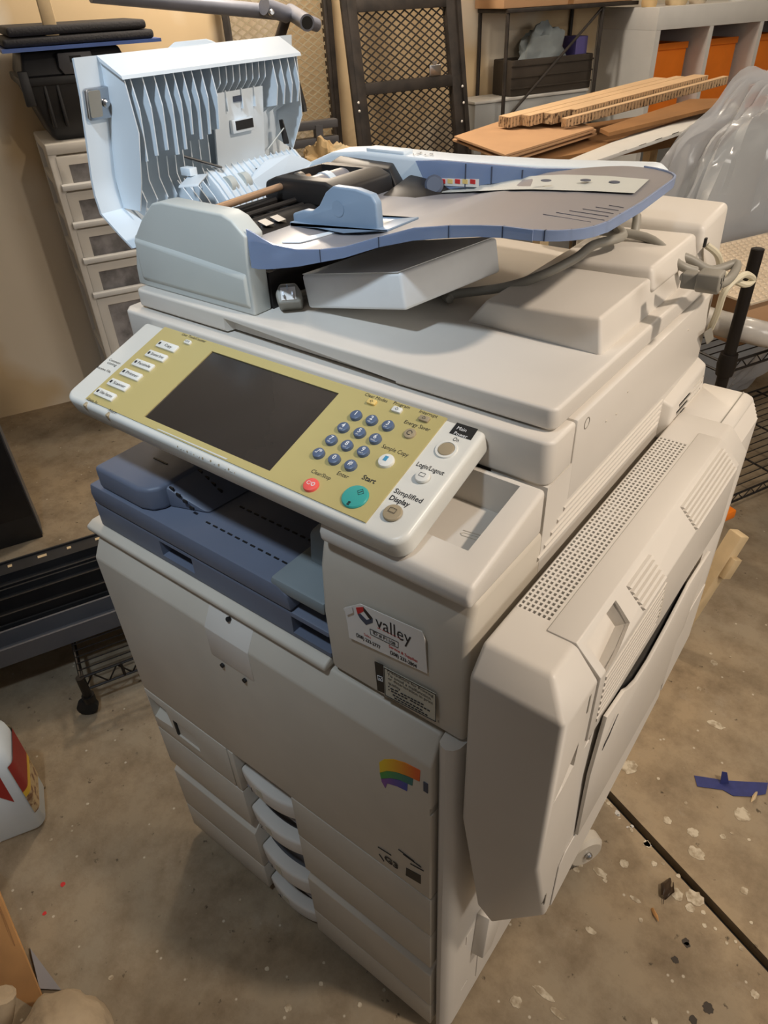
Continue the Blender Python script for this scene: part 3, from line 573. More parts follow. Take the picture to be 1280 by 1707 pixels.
# clear blue rear wall of the tray
MB().prism('y', [(.285, 1.262), (.262, 1.30), (.30, 1.3035), (.45, 1.306), (.56, 1.314), (.60, 1.3150), (.54, 1.305), (.40, 1.285)], .506, .5118).build('tray_back_wall', 'blue_clear', dt)
for x in (.345, .385, .43): MB().box(x-.0008, x+.0008, .5045, .506, zt(x), 1.303).build('wall_joint', 'tray_blue_dark', dt)
cl = MB().slab([(.30, .505, 1.272), (.366, .505, 1.276), (.366, .505, 1.286), (.30, .505, 1.281)], (0, .0008, 0)).build('tray_caution_label', 'sticker', dt, smooth=False)
for i in range(5): MB().box(.305+.012*i, .313+.012*i, .5042, .505, 1.2755+.001*i, 1.281+.001*i).build('label_pictogram', 'key_yellow' if i % 2 else 'ink_red', cl, smooth=False)
def ontray(px, py, h=.0004):
    z = 1.31
    for _ in range(12): p = up(px, py, 'z', z+h); z = zt(p.x)-.0015
    return p
TPX = ((738, 318), (765, 308), (790, 302), (828, 297.5), (865, 294.5), (900, 292.5), (940, 291), (1010, 293), (1082, 299)); BPX = ((736, 321), (765, 320), (790, 318.8), (815, 317.5), (850, 316), (890, 315.5), (940, 317), (990, 318.5), (1057, 322))
z_ = ZX[-1][1]-.0012; vs = [ontray(*q, h=hh) for hh in (.0004, .0020) for q in TPX+BPX]; n = len(TPX); fs = []
for i in range(n-1): fs += [(i, i+1, n+i+1, n+i), (2*n+i, 3*n+i, 3*n+i+1, 2*n+i+1), (i, 2*n+i, 2*n+i+1, i+1), (n+i, n+i+1, 3*n+i+1, 3*n+i)]
fs += [(0, n, 3*n, 2*n), (n-1, 3*n-1, 4*n-1, 2*n-1)]
ip = MB().add(vs, fs).build('tray_insert', 'adf_grey', dt, ang=60)
for px in ((910, 301), (976, 300.5), (1024, 303.5)): MB().lathe([(.0058, 0), (.0058, .0003)], up(*px, 'z', z_+.0017), (0, 0, 1), 18).build('insert_hole', 'tray_blue_dark', ip, smooth=False)
for i in range(6):
    a = ontray(905+22*i, 357-3*i); MB().tube([a, a+Vector((.05, -.004, .0)) if a.x+.05 < .636 else Vector((.634, a.y-.002, a.z))], .0003, 4).build('tray_line', 'tray_blue_dark', dt)
p = ontray(729, 317); MB().hull([p+Vector((a, b, c_)) for a, b, c_ in ((-.005, 0, 0), (.005, 0, 0), (-.004, .002, .008), (.002, .002, .010), (-.005, .004, 0), (.005, .004, 0))]).build('tray_stop', 'guide_blue', dt, bevel=.001)
MB().slab([ontray(x, y) for x, y in ((470, 405), (600, 376), (520, 400), (500, 405))], (0, 0, .001)).build('tray_lip', 'lid_white', dt, smooth=False)
# sliding side guide
def gz(x): return zt(x)-.001
gpts = [(.243, gz(.25)), (.243, gz(.25)+.012), (.262, gz(.25)+.018), (.275, gz(.25)+.018), (.288, gz(.25)+.026), (.300, gz(.25)+.042), (.312, gz(.25)+.050), (.345, gz(.25)+.050), (.368, gz(.25)+.046), (.374, gz(.25)+.038), (.376, gz(.376))]
sg = MB().prism('y', gpts+[(x, gz(x)) for x in (.35, .33, .30, .27)], .272, .284).build('side_guide', 'guide_blue', PC, bevel=.0025, seg=3)
MB().prism('y', [(.244, gz(.25)-.002), (.244, gz(.25)+.004), (.33, gz(.33)+.003), (.395, gz(.395)+.002), (.395, gz(.395)-.001)], .265, .325).build('guide_base', 'guide_blue', sg, bevel=.001)
MB().lathe([(.009, 0), (.0075, -.0012), (.005, -.0022)], (.318, .2715, gz(.25)+.026), (0, -1, 0), 18).build('guide_dimple', 'guide_blue', sg)
# ---- raised feeder lid (open to the left, inside showing)
LY0, LY1 = .192, .572
prof = [(.012, 1.224), (-.010, 1.238), (-.043, 1.262), (-.046, 1.285), (-.044, 1.305), (-.020, 1.403), (-.015, 1.443)]
outer = [(x-.004, z-.001) for x, z in prof]
lid = MB().prism('y', prof+outer[::-1], LY0, LY1).build('feeder_lid', 'lid_white', PC, ang=25)
MB().prism('y', [(-.015, 1.443), (.026, 1.4225), (.0275, 1.4185), (-.012, 1.4365)], LY0+.032, LY1-.028).build('lid_end_face', 'lid_white', lid)
MB().prism('y', [(-.02, 1.4), (-.017, 1.436), (.024, 1.418), (.03, 1.36), (.012, 1.30), (-.005, 1.262), (-.043, 1.262), (-.045, 1.305)], LY0+.036, LY0+.0375).build('lid_side_wall', 'lid_white', lid)
MB().prism('y', [(-.02, 1.4), (-.017, 1.436), (.020, 1.418), (.02, 1.34), (-.008, 1.29), (-.045, 1.305)], LY1-.031, LY1-.0295).build('lid_side_wall', 'lid_white', lid)
MB().hull([(-.016, .335, 1.442), (-.016, .425, 1.442), (-.022, .352, 1.4495), (-.022, .408, 1.4495), (-.022, .335, 1.441), (-.022, .425, 1.441)]).build('lid_grip', 'lid_white', lid, bevel=.003)
def rib(y, deep, low, zc):
    hi = [(-.017, 1.434), (.022, 1.4185), (.028 if deep else .006, 1.385), (.022 if deep else .002, zc), (-.006, zc-.004)]
    lo = [(-.010, 1.296), (.000, 1.272), (-.012, 1.252), (-.041, 1.264), (-.044, 1.30)] if low else [(-.040, zc-.02)]
    return MB().prism('y', hi+lo+[(-.020, 1.40)], y, y+.0016).build('lid_rib', 'lid_white', lid, smooth=False)
ys = [.238, .256, .274, .290, .305, .320, .335, .351, .368]
for i, y in enumerate(ys): rib(y, True, True, 1.325+.004*(i % 3)+(.012 if i > 4 else 0))
for i in range(8): MB().prism('y', [(-.017, 1.434), (.022, 1.4185), (.020, 1.398), (.000, 1.380), (-.022, 1.385)], .384+.0125*i, .3852+.0125*i).build('lid_rib', 'lid_white', lid, smooth=False)
for y in (.486, .502, .518, .533): rib(y, True, False, 1.36)
pf = MB().prism('y', [(.004, 1.386), (.008, 1.386), (-.006, 1.288), (-.010, 1.288)], .378, .476).build('lid_flat', 'lid_white', lid, bevel=.0008)
MB().box(.0025, .009, .405, .448, 1.332, 1.350).build('sensor_frame', 'lid_white', lid, bevel=.0015)
MB().box(.0065, .0096, .411, .446, 1.336, 1.348).build('sensor_window', 'dark', lid)
for y in (.40, .43, .455): MB().box(.004, .010, y, y+.0015, 1.362, 1.388).build('lid_rib', 'lid_white', lid)
MB().box(.002, .009, .415, .43, 1.372, 1.379).build('sensor_tab', 'tray_blue_dark', lid)
lt = MB(frame((-.0195, .213, 1.393), (0, 1, 0), zd=(1, 0, -.22))).prism('z', rrect(-.018, .018, -.018, .018, .004), -.002, .0035).build('latch_plate', 'steel', lid, bevel=.0012)
MB(frame((-.0155, .213, 1.393), (0, 1, 0), zd=(1, 0, -.22))).prism('z', rrect(-.015, .002, -.015, .015, .002), -.001, .0008).build('latch_magnet', 'cord_grey', lid)
MB().lathe([(.005, 0), (.005, .002), (.003, .0035)], (-.0155, .222, 1.392), (1, 0, -.22), 14).build('screw', 'steel', lid)
MB(frame((-.016, .557, 1.398), (0, 1, 0), zd=(1, 0, -.22))).prism('z', rrect(-.009, .009, -.018, .018, .003), -.002, .003).build('latch_plate', 'steel', lid, bevel=.001)
MB().lathe([(.0035, 0), (.0035, .002)], (-.0125, .557, 1.398), (1, 0, -.22), 12).build('screw', 'steel', lid)
MB().hull([(.0, .536, 1.425), (.0, .546, 1.425), (.012, .536, 1.38), (.012, .548, 1.37), (.004, .536, 1.372), (.004, .548, 1.362)]).build('lid_arm', 'black_plastic', lid, bevel=.002)
MB().tube([(.010, .543, 1.40), (.012, .555, 1.352), (.012, .556, 1.343)], .0045, 8).build('lid_arm', 'black_plastic', lid)
MB().hull([(-.012, .520, 1.335), (-.012, .530, 1.335), (-.008, .520, 1.30), (-.008, .530, 1.30), (-.003, .522, 1.333), (.0, .528, 1.30)]).build('lid_spring_holder', 'black_plastic', lid, bevel=.0015)
MB().tube([(-.010, .322, 1.315), (.004, .376, 1.292)], .0022, 8).build('lid_spring', 'steel', lid)
MB().tube([(-.008, .485, 1.298), (-.004, .525, 1.325)], .0009, 8).build('lid_spring', 'adf_grey', lid)
# inner paper guide with idler rollers at the foot of the lid
gd = MB()
def gsurf(y): return [( -.030, y, 1.292), (-.006, y, 1.296), (.018, y, 1.275), (.040, y, 1.248), (.044, y, 1.236), (-.01, y, 1.236)]
for a, b in ((.365, .398), (.402, .405)): pass
gd.prism('y', [(-.026, 1.286), (-.006, 1.290), (.016, 1.272), (.040, 1.246), (.044, 1.234), (-.01, 1.234)], .352, .545)
go = gd.build('lid_paper_guide', 'lid_white', lid, bevel=.002)
for i in range(16): y = .356+.012*i; MB().prism('y', [(-.008, 1.288), (-.006, 1.2935), (.017, 1.2755), (.042, 1.2485), (.040, 1.244)], y, y+.0014).build('guide_fin', 'lid_white', lid, smooth=False)
for y in (.373, .402, .440): MB().tube([(.012, y, 1.268), (.012, y+(.012 if y < .43 else .03), 1.268)], .013, 18).build('idler_roller', 'adf_grey', lid)
for i, y in enumerate((.300, .312, .325, .338)): MB().prism('y', [(-.03, 1.28), (-.006, 1.288), (.022, 1.262), (.044, 1.234), (-.02, 1.234)], y, y+.0018).build('lid_rib', 'lid_white', lid, smooth=False)
MB().slab([(.052, .255, 1.292), (.086, .262, 1.296), (.062, .300, 1.300), (.030, .292, 1.296)], (0, .002, .003)).build('guide_flap', 'lid_white', lid, bevel=.001)
MB().box(.025, .045, .285, .298, 1.300, 1.310).build('guide_flap_tab', 'lid_white', lid, bevel=.001)
# large white arched sheet behind the shaft
pts = [up(x, y, 'y', yy) for x, y, yy in ((408, 327, .40), (414, 306, .41), (425, 285, .425), (442, 268, .44), (462, 259, .455), (484, 257, .47), (505, 263, .485), (520, 271, .495), (500, 300, .47), (460, 318, .44), (425, 330, .41))]
MB().slab(pts, (-.0012, 0, -.0006)).build('arched_sheet', 'lid_white', PC, smooth=False)
# ================================================================== right-hand unit
ru = MB().hull([(.674, .003, .98), (.770, .003, .98), (.674, .003, .735), (.770, .004, .73), (.675, .025, 1.0085), (.746, .025, 1.0085), (.772, .012, .975),
    (.675, .553, 1.0085), (.746, .553, 1.0085), (.772, .553, .978), (.772, .553, .615), (.772, .060, .522), (.704, .048, .430), (.690, .028, .50), (.676, .010, .70), (.674, .553, .52)]).build('side_unit', 'cream', PC, bevel=.005, seg=3)
GX0, GX1, GY0, GY1 = .6775, .7135, .083, .470
cut(ru, MB().box(GX0, GX1, GY0, GY1, .975, 1.02))
MB().box(GX0, GX1, GY0, GY1, .9745, .9755).build('grille_well', 'dark', ru)  # black floor paints in the shade down the grille holes
NC, NR = 7, 58; g = MB(); px_ = (GX1-GX0)/NC; py_ = (GY1-GY0)/NR; hx, hy = px_*.30, py_*.30
def blind(i, j): return 27 <= j <= 31 and (i > 0) or (41 <= j <= 44 and i > 2) or (j > 44 and i == 3 and j % 3 == 0) or (i == 2 and 3 < j < 18 and j % 4 < 2)
for i in range(NC):
    for j in range(NR):
        cx_, cy_ = GX0+px_*(i+.5), GY0+py_*(j+.5)
        o4 = [(cx_-px_/2, cy_-py_/2), (cx_+px_/2, cy_-py_/2), (cx_+px_/2, cy_+py_/2), (cx_-px_/2, cy_+py_/2)]; i4 = [(cx_-hx, cy_-hy), (cx_+hx, cy_-hy), (cx_+hx, cy_+hy), (cx_-hx, cy_+hy)]
        zb = 1.0055 if blind(i, j) else .996
        g.add([(x, y, 1.0083) for x, y in o4+i4]+[(x, y, zb) for x, y in i4], [(k, (k+1) % 4, 4+(k+1) % 4, 4+k) for k in range(4)]+[(4+k, 4+(k+1) % 4, 8+(k+1) % 4, 8+k) for k in range(4)]+([(8, 9, 10, 11)] if blind(i, j) else []))
g.build('vent_grille', 'cream', ru, weld=True, smooth=False)
# upper door with louvres and grip
ad = MB().prism('y', [(.7165, 1.0105), (.7465, 1.0105), (.7745, .981), (.7745, .885), (.770, .885), (.770, .978), (.744, 1.006), (.7165, 1.006)], .070, .505).build('side_door', 'cream', ru, bevel=.0015)
S0, S1 = Vector((.7465, 0, 1.0105)), Vector((.7745, 0, .981)); SD = (S1-S0).normalized(); SN = Vector((-SD.z, 0, SD.x)); SN = SN if SN.z > 0 else -SN
def slp(y, t, h=0): return S0.lerp(S1, t)+Vector((0, y, 0))+SN*h
for o_ in (ad, ru): cut(o_, MB().hull([slp(.080, .15, .01), slp(.080, 1.15, .01), slp(.152, .10, .01), slp(.150, .85, .01), slp(.084, .3, -.016), slp(.084, 1.0, -.016), slp(.145, .3, -.016), slp(.145, .8, -.016)]))
MB().hull([slp(.080, .2, -.003), slp(.15, .2, -.003), slp(.15, 1.0, -.003), slp(.08, 1.0, -.003), slp(.08, .2, -.014), slp(.15, .2, -.014), slp(.15, 1.0, -.02), slp(.08, 1.0, -.02)]).build('grip_recess', 'cream_aged', ru) if False else None
def louvre(y0, y1, n, t0, t1):
    for k in range(n):
        a, b = t0+(t1-t0)*k/n, t0+(t1-t0)*(k+.80)/n
        MB().hull([slp(y0, a, -.0005), slp(y1, a, -.0005), slp(y0, (a+b)/2, .0030), slp(y1, (a+b)/2, .0030), slp(y0, b, .0038), slp(y1, b, .0038), slp(y0, b, -.001), slp(y1, b, -.001)]).build('louvre', 'cream', ru, smooth=False)
louvre(.175, .235, 5, .18, .98); louvre(.335, .488, 6, .14, .98)
for k in range(8): MB().box(.7742, .7756, .085, .245, .965-.009*k, .9695-.009*k).build('side_rib', 'cream', ru, smooth=False)
for k in range(10): MB().box(.7742, .7752, .242+.001*k, .246+.001*k, .965-.006*k, .968-.006*k).build('rib_end', 'cream_aged', ru, smooth=False)
# bypass tray door, slightly open at the top
by = MB().prism('x', [(.112, .648), (.405, .648), (.405, .74), (.430, .745), (.445, .878), (.36, .884), (.34, .878), (.29, .862), (.24, .852), (.20, .856), (.17, .872), (.150, .888), (.100, .897), (.094, .80)], 0, .0045)
for v_ in by.v: v_.x += .7726+(v_.z-.648)*.016
by.build('bypass_door', 'cream', ru, bevel=.001)
MB().box(.7721, .7735, .14, .37, .845, .886).build('gap_shade', 'dark', ru)  # dark plate painted as the shade inside the open door gap
MB().prism('x', [(.072, .530), (.072, .630), (.085, .645), (.415, .645), (.425, .60), (.425, .592)], .772, .7738).build('lower_panel', 'cream', ru, bevel=.0006, seg=1)
MB().prism('x', [(.432, .60), (.545, .625), (.545, .74), (.432, .74)], .772, .7738).build('lower_panel', 'cream', ru, bevel=.0006, seg=1)
cut(ru, MB().hull([(.765, .014, .855), (.78, .006, .845), (.78, .052, .905), (.762, .050, .87), (.76, .05, .905), (.78, .05, .865)]), MB().hull([(.765, .075, .80+.07), (.785, .072, .862), (.785, .098, .90), (.762, .098, .87), (.762, .095, .90)]))
for y, z in ((.055, .99), (.045, .625), (.51, .95)): MB().box(.7715, .7726, y, y+.003, z-.045, z-.02).build('side_slot', 'cord_grey', ru)
tri = [(.102, .842), (.112, .838), (.119, .848), (.128, .86), (.119, .858), (.112, .847)]
MB().tube([(.7815, .110, .83), (.7822, .122, .842), (.7825, .126, .852), (.7828, .136, .866), (.783, .128, .862), (.7825, .121, .85), (.7818, .112, .84)], .0004, 4, closed=True).build('tray_icon', 'ink', ru)
# rear part of the unit
rb = MB().prism('y', [(.672, 1.003), (.735, 1.003), (.744, .999), (.758, .968), (.758, .62), (.672, .62)], .5555, .668).build('side_unit_rear', 'cream', PC, bevel=.003, seg=2)
MB().box(.729, .7305, .5557, .667, 1.0025, 1.0036).build('seam', 'cord_grey', rb)
for k in range(5):
    a, b = Vector((.746, 0, .9955)), Vector((.7575, 0, .970)); q0, q1 = a.lerp(b, k/5), a.lerp(b, (k+.85)/5)
    MB().hull([q0+Vector((0, .562, 0)), q0+Vector((0, .66, 0)), q1+Vector((.002, .562, .001)), q1+Vector((.002, .66, .001)), q1+Vector((-.001, .562, 0)), q1+Vector((-.001, .66, 0))]).build('louvre', 'cream', rb, smooth=False)
# ================================================================== things lying on the copier
wb = thing('white_carton', 'white flat cardboard box tucked under the document tray of the copier', 'box', (.36, .33, 1.178))
T4 = [Vector(p) for p in ((.280, .238, 1.220), (.435, .232, 1.250), (.462, .392, 1.252), (.306, .398, 1.222))]; nb = (T4[1]-T4[0]).cross(T4[3]-T4[0]).normalized()
MB().hull(T4+[p-nb*.041 for p in T4]).build('carton_body', 'carton_white', wb, bevel=.004, seg=3)
MB().slab([T4[0].lerp(T4[1], .02)+nb*.0003, T4[0].lerp(T4[1], .98)+nb*.0003, T4[3].lerp(T4[2], .98)+nb*.0003, T4[3].lerp(T4[2], .02)+nb*.0003], nb*.0008).build('lid_flap', 'carton_white', wb, smooth=False)
pc = thing('power_cord', 'grey power cord with three-prong plug looped across the copier cover', 'cord', (.55, .33, 1.178))
path = [(.262, .265, 1.186), (.262, .37, 1.183), (.285, .412, 1.183), (.345, .416, 1.183), (.395, .372, 1.183), (.425, .345, 1.184), up(760, 490, 'z', 1.19), up(840, 479, 'z', 1.206), up(905, 458, 'z', 1.222), up(960, 430, 'z', 1.234), up(990, 408, 'z', 1.242), (.575, .50, 1.243), (.53, .56, 1.240)]
MB().tube(smooth_path(path), .0055, 12).build('cable', 'cord_grey', pc)
p2 = [(.53, .56, 1.240), (.56, .575, 1.250), up(1060, 400, 'y', .56), up(1110, 418, 'y', .55), up(1150, 432, 'y', .56), up(1185, 450, 'y', .575), (.69, .60, 1.20), (.690, .55, 1.19), up(1140, 462, 'x', .668)]
MB().tube(smooth_path(p2), .0055, 12).build('cable', 'cord_grey', pc)
MB().tube(smooth_path([(.50, .52, 1.236), up(1075, 395, 'y', .54), up(1130, 440, 'y', .53), up(1160, 452, 'y', .54)]), .0055, 12).build('cable', 'cord_grey', pc)
c0 = up(1138, 463, 'x', .676); c1 = CAM+ray(1203, 471)*((c0-CAM).dot(FW)-.020); ax_ = (c1-c0).normalized(); CF = frame(c0, ax_.cross(Vector((0, 0, 1))), zd=ax_); L_ = (c1-c0).length
cn = MB(CF).prism('z', [(-.008, -.007), (.008, -.007), (.009, .009), (-.009, .009)], 0, L_*.45).prism('z', [(-.0125, -.010), (.0125, -.010), (.0125, .006), (.008, .011), (-.008, .011), (-.0125, .006)], L_*.40, L_).build('connector', 'cord_grey', pc, bevel=.002, seg=3)
for dx, dy in ((0, .004), (-.005, -.003), (.005, -.003)): MB(CF).box(dx-.0012, dx+.0012, dy-.003, dy+.003, L_-.001, L_+.0004).build('socket_hole', 'dark', cn)
g0 = up(482, 494, 'z', 1.196); PF = frame(g0, (.7, .7, 0), zd=(.45, -.55, .62))
pg = MB(PF).prism('z', [(-.014, -.012), (.014, -.012), (.016, .002), (.010, .014), (-.010, .014), (-.016, .002)], -.022, .008).build('plug', 'cord_grey', pc, bevel=.003, seg=3)
MB(PF).box(-.009, .009, -.008, .008, .007, .0095).build('plug_face', 'sticker', pg)
for dx, dy in ((-.0055, -.003), (.0055, -.003), (0, .006)): MB(PF).box(dx-.0007, dx+.0007, dy-.0022, dy+.0022, .009, .018).build('prong', 'steel', pg)
MB().tube([g0-Vector((0, 0, .004)), (.262, .25, 1.188), (.262, .268, 1.186)], .0055, 8).build('cable', 'cord_grey', pc)
kp = thing('kraft_paper', 'crumpled tan packing paper behind the feeder lid of the copier', 'paper', (-.03, .64, 1.15))
c_ = up(545, 268, 'y', .66)
def crump(a, b):
    th, ph = a*2*math.pi, b*math.pi; d = Vector((math.sin(ph)*math.cos(th), math.sin(ph)*math.sin(th), math.cos(ph)))
    r = 1+.55*noise.noise(d*2.3+Vector((3, 1, 2)))+.25*abs(noise.noise(d*6)); return c_+Vector((d.x*.055*r, d.y*.035*r, d.z*.045*r-.02))
MB().grid(crump, 40, 22).build('paper_ball', 'paper_tan', kp, ang=22)
# ================================================================== room
def rb_(u0, u1, v0, v1, z0, z1, mb=None): return (mb or MB(RM)).box(u0, u1, -v1, -v0, z0, z1)
def rp(u, v, z): return (u, -v, z)
# concrete floor: two slabs with a sawn joint between them
A, B = up(1015, 1325, 'z', 0), up(1280, 1610, 'z', 0); jd = (B-A).normalized(); jn = Vector((-jd.y, jd.x, 0))
fl = struct(MB().slab([A-jd*8-jn*8, A+jd*8-jn*8, A+jd*8+jn*8, A-jd*8+jn*8], (0, 0, -.05)).build('floor', 'concrete'))
fl.location.z = -.03; WM[fl] = Matrix.Translation((0, 0, -.03))
MB().slab([A-jd*8+jn*.0095, A+jd*8+jn*.0095, A+jd*8+jn*8, A-jd*8+jn*8], (0, 0, -.0295)).build('floor_slab', 'concrete', fl, smooth=False)
MB().slab([A-jd*8-jn*.0095, A+jd*8-jn*.0095, A+jd*8-jn*8, A-jd*8-jn*8], (0, 0, -.0295)).build('floor_slab', 'concrete', fl, smooth=False)
MB().slab([A-jd*8-jn*.0095, A+jd*8-jn*.0095, A+jd*8+jn*.0095, A-jd*8+jn*.0095], (0, 0, .001)).build('joint_filler', 'dark', fl, smooth=False).location.z = -.028
struct(rb_(-3.0, 6.5, -.12, 0, 0, 2.7).build('wall_left', 'drywall'))
struct(rb_(6.4, 6.5, 0, 7, 0, 2.7).build('wall_back', 'drywall'))
struct(rb_(-3.0, 6.5, -.1, 5.5, 2.7, 2.8).build('ceiling', 'cabinet_white'))
# paint drips on the floor
def splat(px, py, w_, h_=None, m='paint_drip', ang=0, seed=0):
    c = up(px, py, 'z', 0); r = (up(px+w_, py, 'z', 0)-up(px-w_, py, 'z', 0)).length/2; r2 = r*(h_ or 1); w_ *= .85; n = 18 if w_ > 4 else 9; k = random.Random(seed+int(px*7+py))
    pts = [c+Vector((math.cos(ang)*r*q*math.cos(t)-math.sin(ang)*r2*q*math.sin(t), math.sin(ang)*r*q*math.cos(t)+math.cos(ang)*r2*q*math.sin(t), 0)) for t, q in ((2*math.pi*i/n, k.uniform(.78, 1.12)) for i in range(n))]
    MB().slab(pts, (0, 0, .0008)).build('paint_splat', m, fl, smooth=False)
for a in ((1048, 1278, 15), (1237, 1358, 14), (1160, 1422, 15, .7), (1155, 1388, 9), (1112, 1368, 7), (1193, 1208, 15, .5), (1240, 1485, 7), (1220, 1389, 3), (1128, 1491, 11), (1158, 1497, 15, .9), (1150, 1513, 8), (1172, 1521, 4),
    (1174, 1543, 4), (1192, 1548, 3), (1211, 1572, 3), (1226, 1570, 3), (1235, 1581, 4), (1068, 1534, 4), (1008, 1468, 4), (1000, 1455, 13, .5), (1040, 1440, 8), (1258, 1658, 7), (1252, 1538, 3), (1143, 1339, 3), (1097, 1298, 3), (1078, 1406, 6),
    (1090, 1440, 5), (1060, 1500, 10, .4), (985, 1552, 9, .6), (905, 1655, 20, .3), (930, 1690, 14, .4), (860, 1670, 10), (1090, 1703, 6), (640, 1650, 3), (1190, 1105, 6), (1185, 1090, 3), (1165, 1148, 4), (570, 1580, 3), (445, 1615, 4), (540, 1605, 2.5), (480, 1680, 6), (535, 1640, 4), (600, 1675, 4),
    (85, 1400, 2.5), (146, 1340, 2.5), (120, 1385, 2), (185, 1630, 4), (35, 1515, 2), (400, 1500, 2), (1130, 1460, 4), (1205, 1395, 5), (1105, 1440, 3), (1248, 1400, 3)): splat(*a)
for a in ((105, 1474, 4.5), (74, 1523, 3.5)): splat(*a, m='ink_red')
for a in ((1143, 1570, 6), (1180, 1680, 9), (1155, 1700, 7), (1125, 1600, 6), (1145, 1575, 5)): splat(*a, m='bin_dark')
for i in range(16): a = rnd.random(); splat(1012+78*a+rnd.uniform(-9, 2), 1330+88*a+rnd.uniform(-2, 6), rnd.uniform(3, 8)*(.5+a*.7), rnd.uniform(.35, .9), 'foil' if i % 2 else 'paint_drip', rnd.uniform(-1, 1), i)
for i in range(6): splat(960+i*6, 1450-i*9, 6, .7)
# sheen of white scuffs
# blue tape and bits on the floor
tp_ = thing('masking_tape_strip', 'crumpled strip of dark blue masking tape stuck to the concrete floor', 'tape', up(1210, 1312, 'z', 0))
MB().slab([up(x, y, 'z', .0015) for x, y in ((1157, 1293), (1190, 1298), (1205, 1301), (1240, 1303), (1280, 1305), (1276, 1324), (1250, 1328), (1222, 1327), (1205, 1317), (1162, 1311))], (0, 0, .0008)).build('strip', 'tape', tp_, smooth=False)
b0 = up(1200, 1306, 'z', .002); MB().slab([b0, b0+Vector((.016, .010, .002)), b0+Vector((.004, .016, .028)), b0+Vector((-.006, .010, .030))], (.0006, -.0006, 0)).build('raised_tab', 'tape', tp_, smooth=False)
def stick(name, label, cat, a, b, r, m):
    p, q = up(*a, 'z', r), up(*b, 'z', r*1.4); d = (q-p).normalized(); s = d.cross(Vector((0, 0, 1)))
    return tag(MB().hull([p+s*r+Vector((0, 0, -r)), p-s*r*.6+Vector((0, 0, -r)), p+Vector((0, 0, r*.6)), p.lerp(q, .5)+s*r*1.2, p.lerp(q, .6)-s*r, q+s*r*.3, q+Vector((0, 0, r*.4)), p.lerp(q, .5)+Vector((0, 0, r))]).build(name, m, bevel=.0006), label, cat)
stick('wood_splinter', 'orange wood splinter lying flat near the floor joint', 'splinter', (1088, 1513), (1098, 1537), .004, 'wood')
stick('wood_chip', 'pale wood chip resting on the dark blue tape', 'splinter', (1262, 1320), (1252, 1338), .004, 'wood_pale')
lf = thing('dry_leaf', 'small dark curled leaf on the concrete by the joint', 'leaf', up(1112, 1482, 'z', 0))
lp = up(1112, 1482, 'z', .004); MB().grid(lambda a, b: lp+Vector(((a-.5)*.028*(1-.6*abs(b-.5)*2), (b-.5)*.045, .006*math.sin(a*6)+.004*math.sin(b*5)+.004)), 8, 8).build('blade', 'brown_glass', lf)
MB().tube([lp+Vector((0, -.022, .003)), lp+Vector((.004, -.034, .001))], .0008, 5).build('stem', 'brown_glass', lf)
# ---- drawer tower against the wall
TU0, TU1, TV0, TV1, TZ = .487, .86, .03, .40, 1.105
tw_ = thing('drawer_tower', 'tall white plastic drawer tower standing against the tan wall', 'drawers', W(.67, .2, 0))
fr = MB(RM)
rb_(TU0, TU1, TV0, TV1, TZ-.035, TZ, fr)
for a, b in ((TU0, TU0+.03), (TU1-.03, TU1)):
    for c, d in ((TV0, TV0+.03), (TV1-.03, TV1-.004)): rb_(a, b, c, d, .02, TZ-.03, fr)
fr.build('tower_frame', 'frost', tw_, bevel=.006)
levels = [1.072, .955, .828, .700, .570, .30, .03]
for z in levels[1:]:
    s = rb_(TU0+.002, TU0+.02, TV0+.02, TV1-.02, z, z+.03).build('side_rail', 'frost', tw_, bevel=.004)
rb_(TU0+.014, TU0+.017, TV0+.02, TV1-.02, .03, TZ-.03).build('side_panel', 'frost', tw_); rb_(TU0+.014, TU1-.014, TV0, TV0+.004, .03, TZ-.03).build('back_panel', 'frost', tw_)
for zt_, zb_ in zip(levels, levels[1:]):
    h = zt_-zb_
    d = rb_(TU0+.022, TU1-.01, TV1-.02, TV1, zb_+.006, zt_-.006).build('drawer', 'frost', tw_, bevel=.006)
    cut(d, rb_(TU0+.06, TU1-.05, TV1-.03, TV1+.02, zb_+.018, zt_-.036))
    rb_(TU0+.058, TU1-.048, TV1-.016, TV1-.010, zb_+.016, zt_-.034).build('window', 'frost_clear', d)
    MB(RM).prism('x', [(-TV1-.018, zb_+.002), (-TV1-.018, zb_+.020), (-TV1, zb_+.024), (-TV1, zb_+.002)], TU0+.016, TU1-.004).build('lip', 'cabinet_white', d, bevel=.003)
# ---- black tool case on the tower
tc_ = thing('tool_case', 'black hard plastic tool case with grey latch on top of the drawer tower', 'case', W(.66, .22, TZ))
def taper(u0, u1, v0, v1, z0, z1, e): return [rp(u, v, z0) for u in (u0+e, u1-e) for v in (v0+e, v1-e)]+[rp(u, v, z1) for u in (u0, u1) for v in (v0, v1)]
MB(RM).hull(taper(.475, .835, .03, .395, TZ, 1.285, .055)).build('case_body', 'case_black', tc_, bevel=.018, seg=3)
MB(RM).hull(taper(.468, .842, .02, .402, 1.275, 1.30, 0)).build('case_rim', 'case_black', tc_, bevel=.004)
MB(RM).hull([rp(u, v, 1.298) for u in (.478, .832) for v in (.03, .392)]+[rp(u, v, 1.372) for u in (.50, .81) for v in (.06, .365)]).build('case_lid', 'case_black', tc_, bevel=.012, seg=3)
MB(RM).prism('y', [(.600, 1.322), (.612, 1.302), (.705, 1.302), (.715, 1.322), (.710, 1.362), (.605, 1.362)], -.408, -.375).build('latch', 'case_grey', tc_, bevel=.003)
rb_(.64, .675, .400, .412, 1.335, 1.352).build('latch_slot', 'dark', tc_)
for u in (.535, .575, .75, .79): rb_(u, u+.012, .33, .392, 1.15, 1.285).build('case_ridge', 'case_black', tc_, bevel=.004)
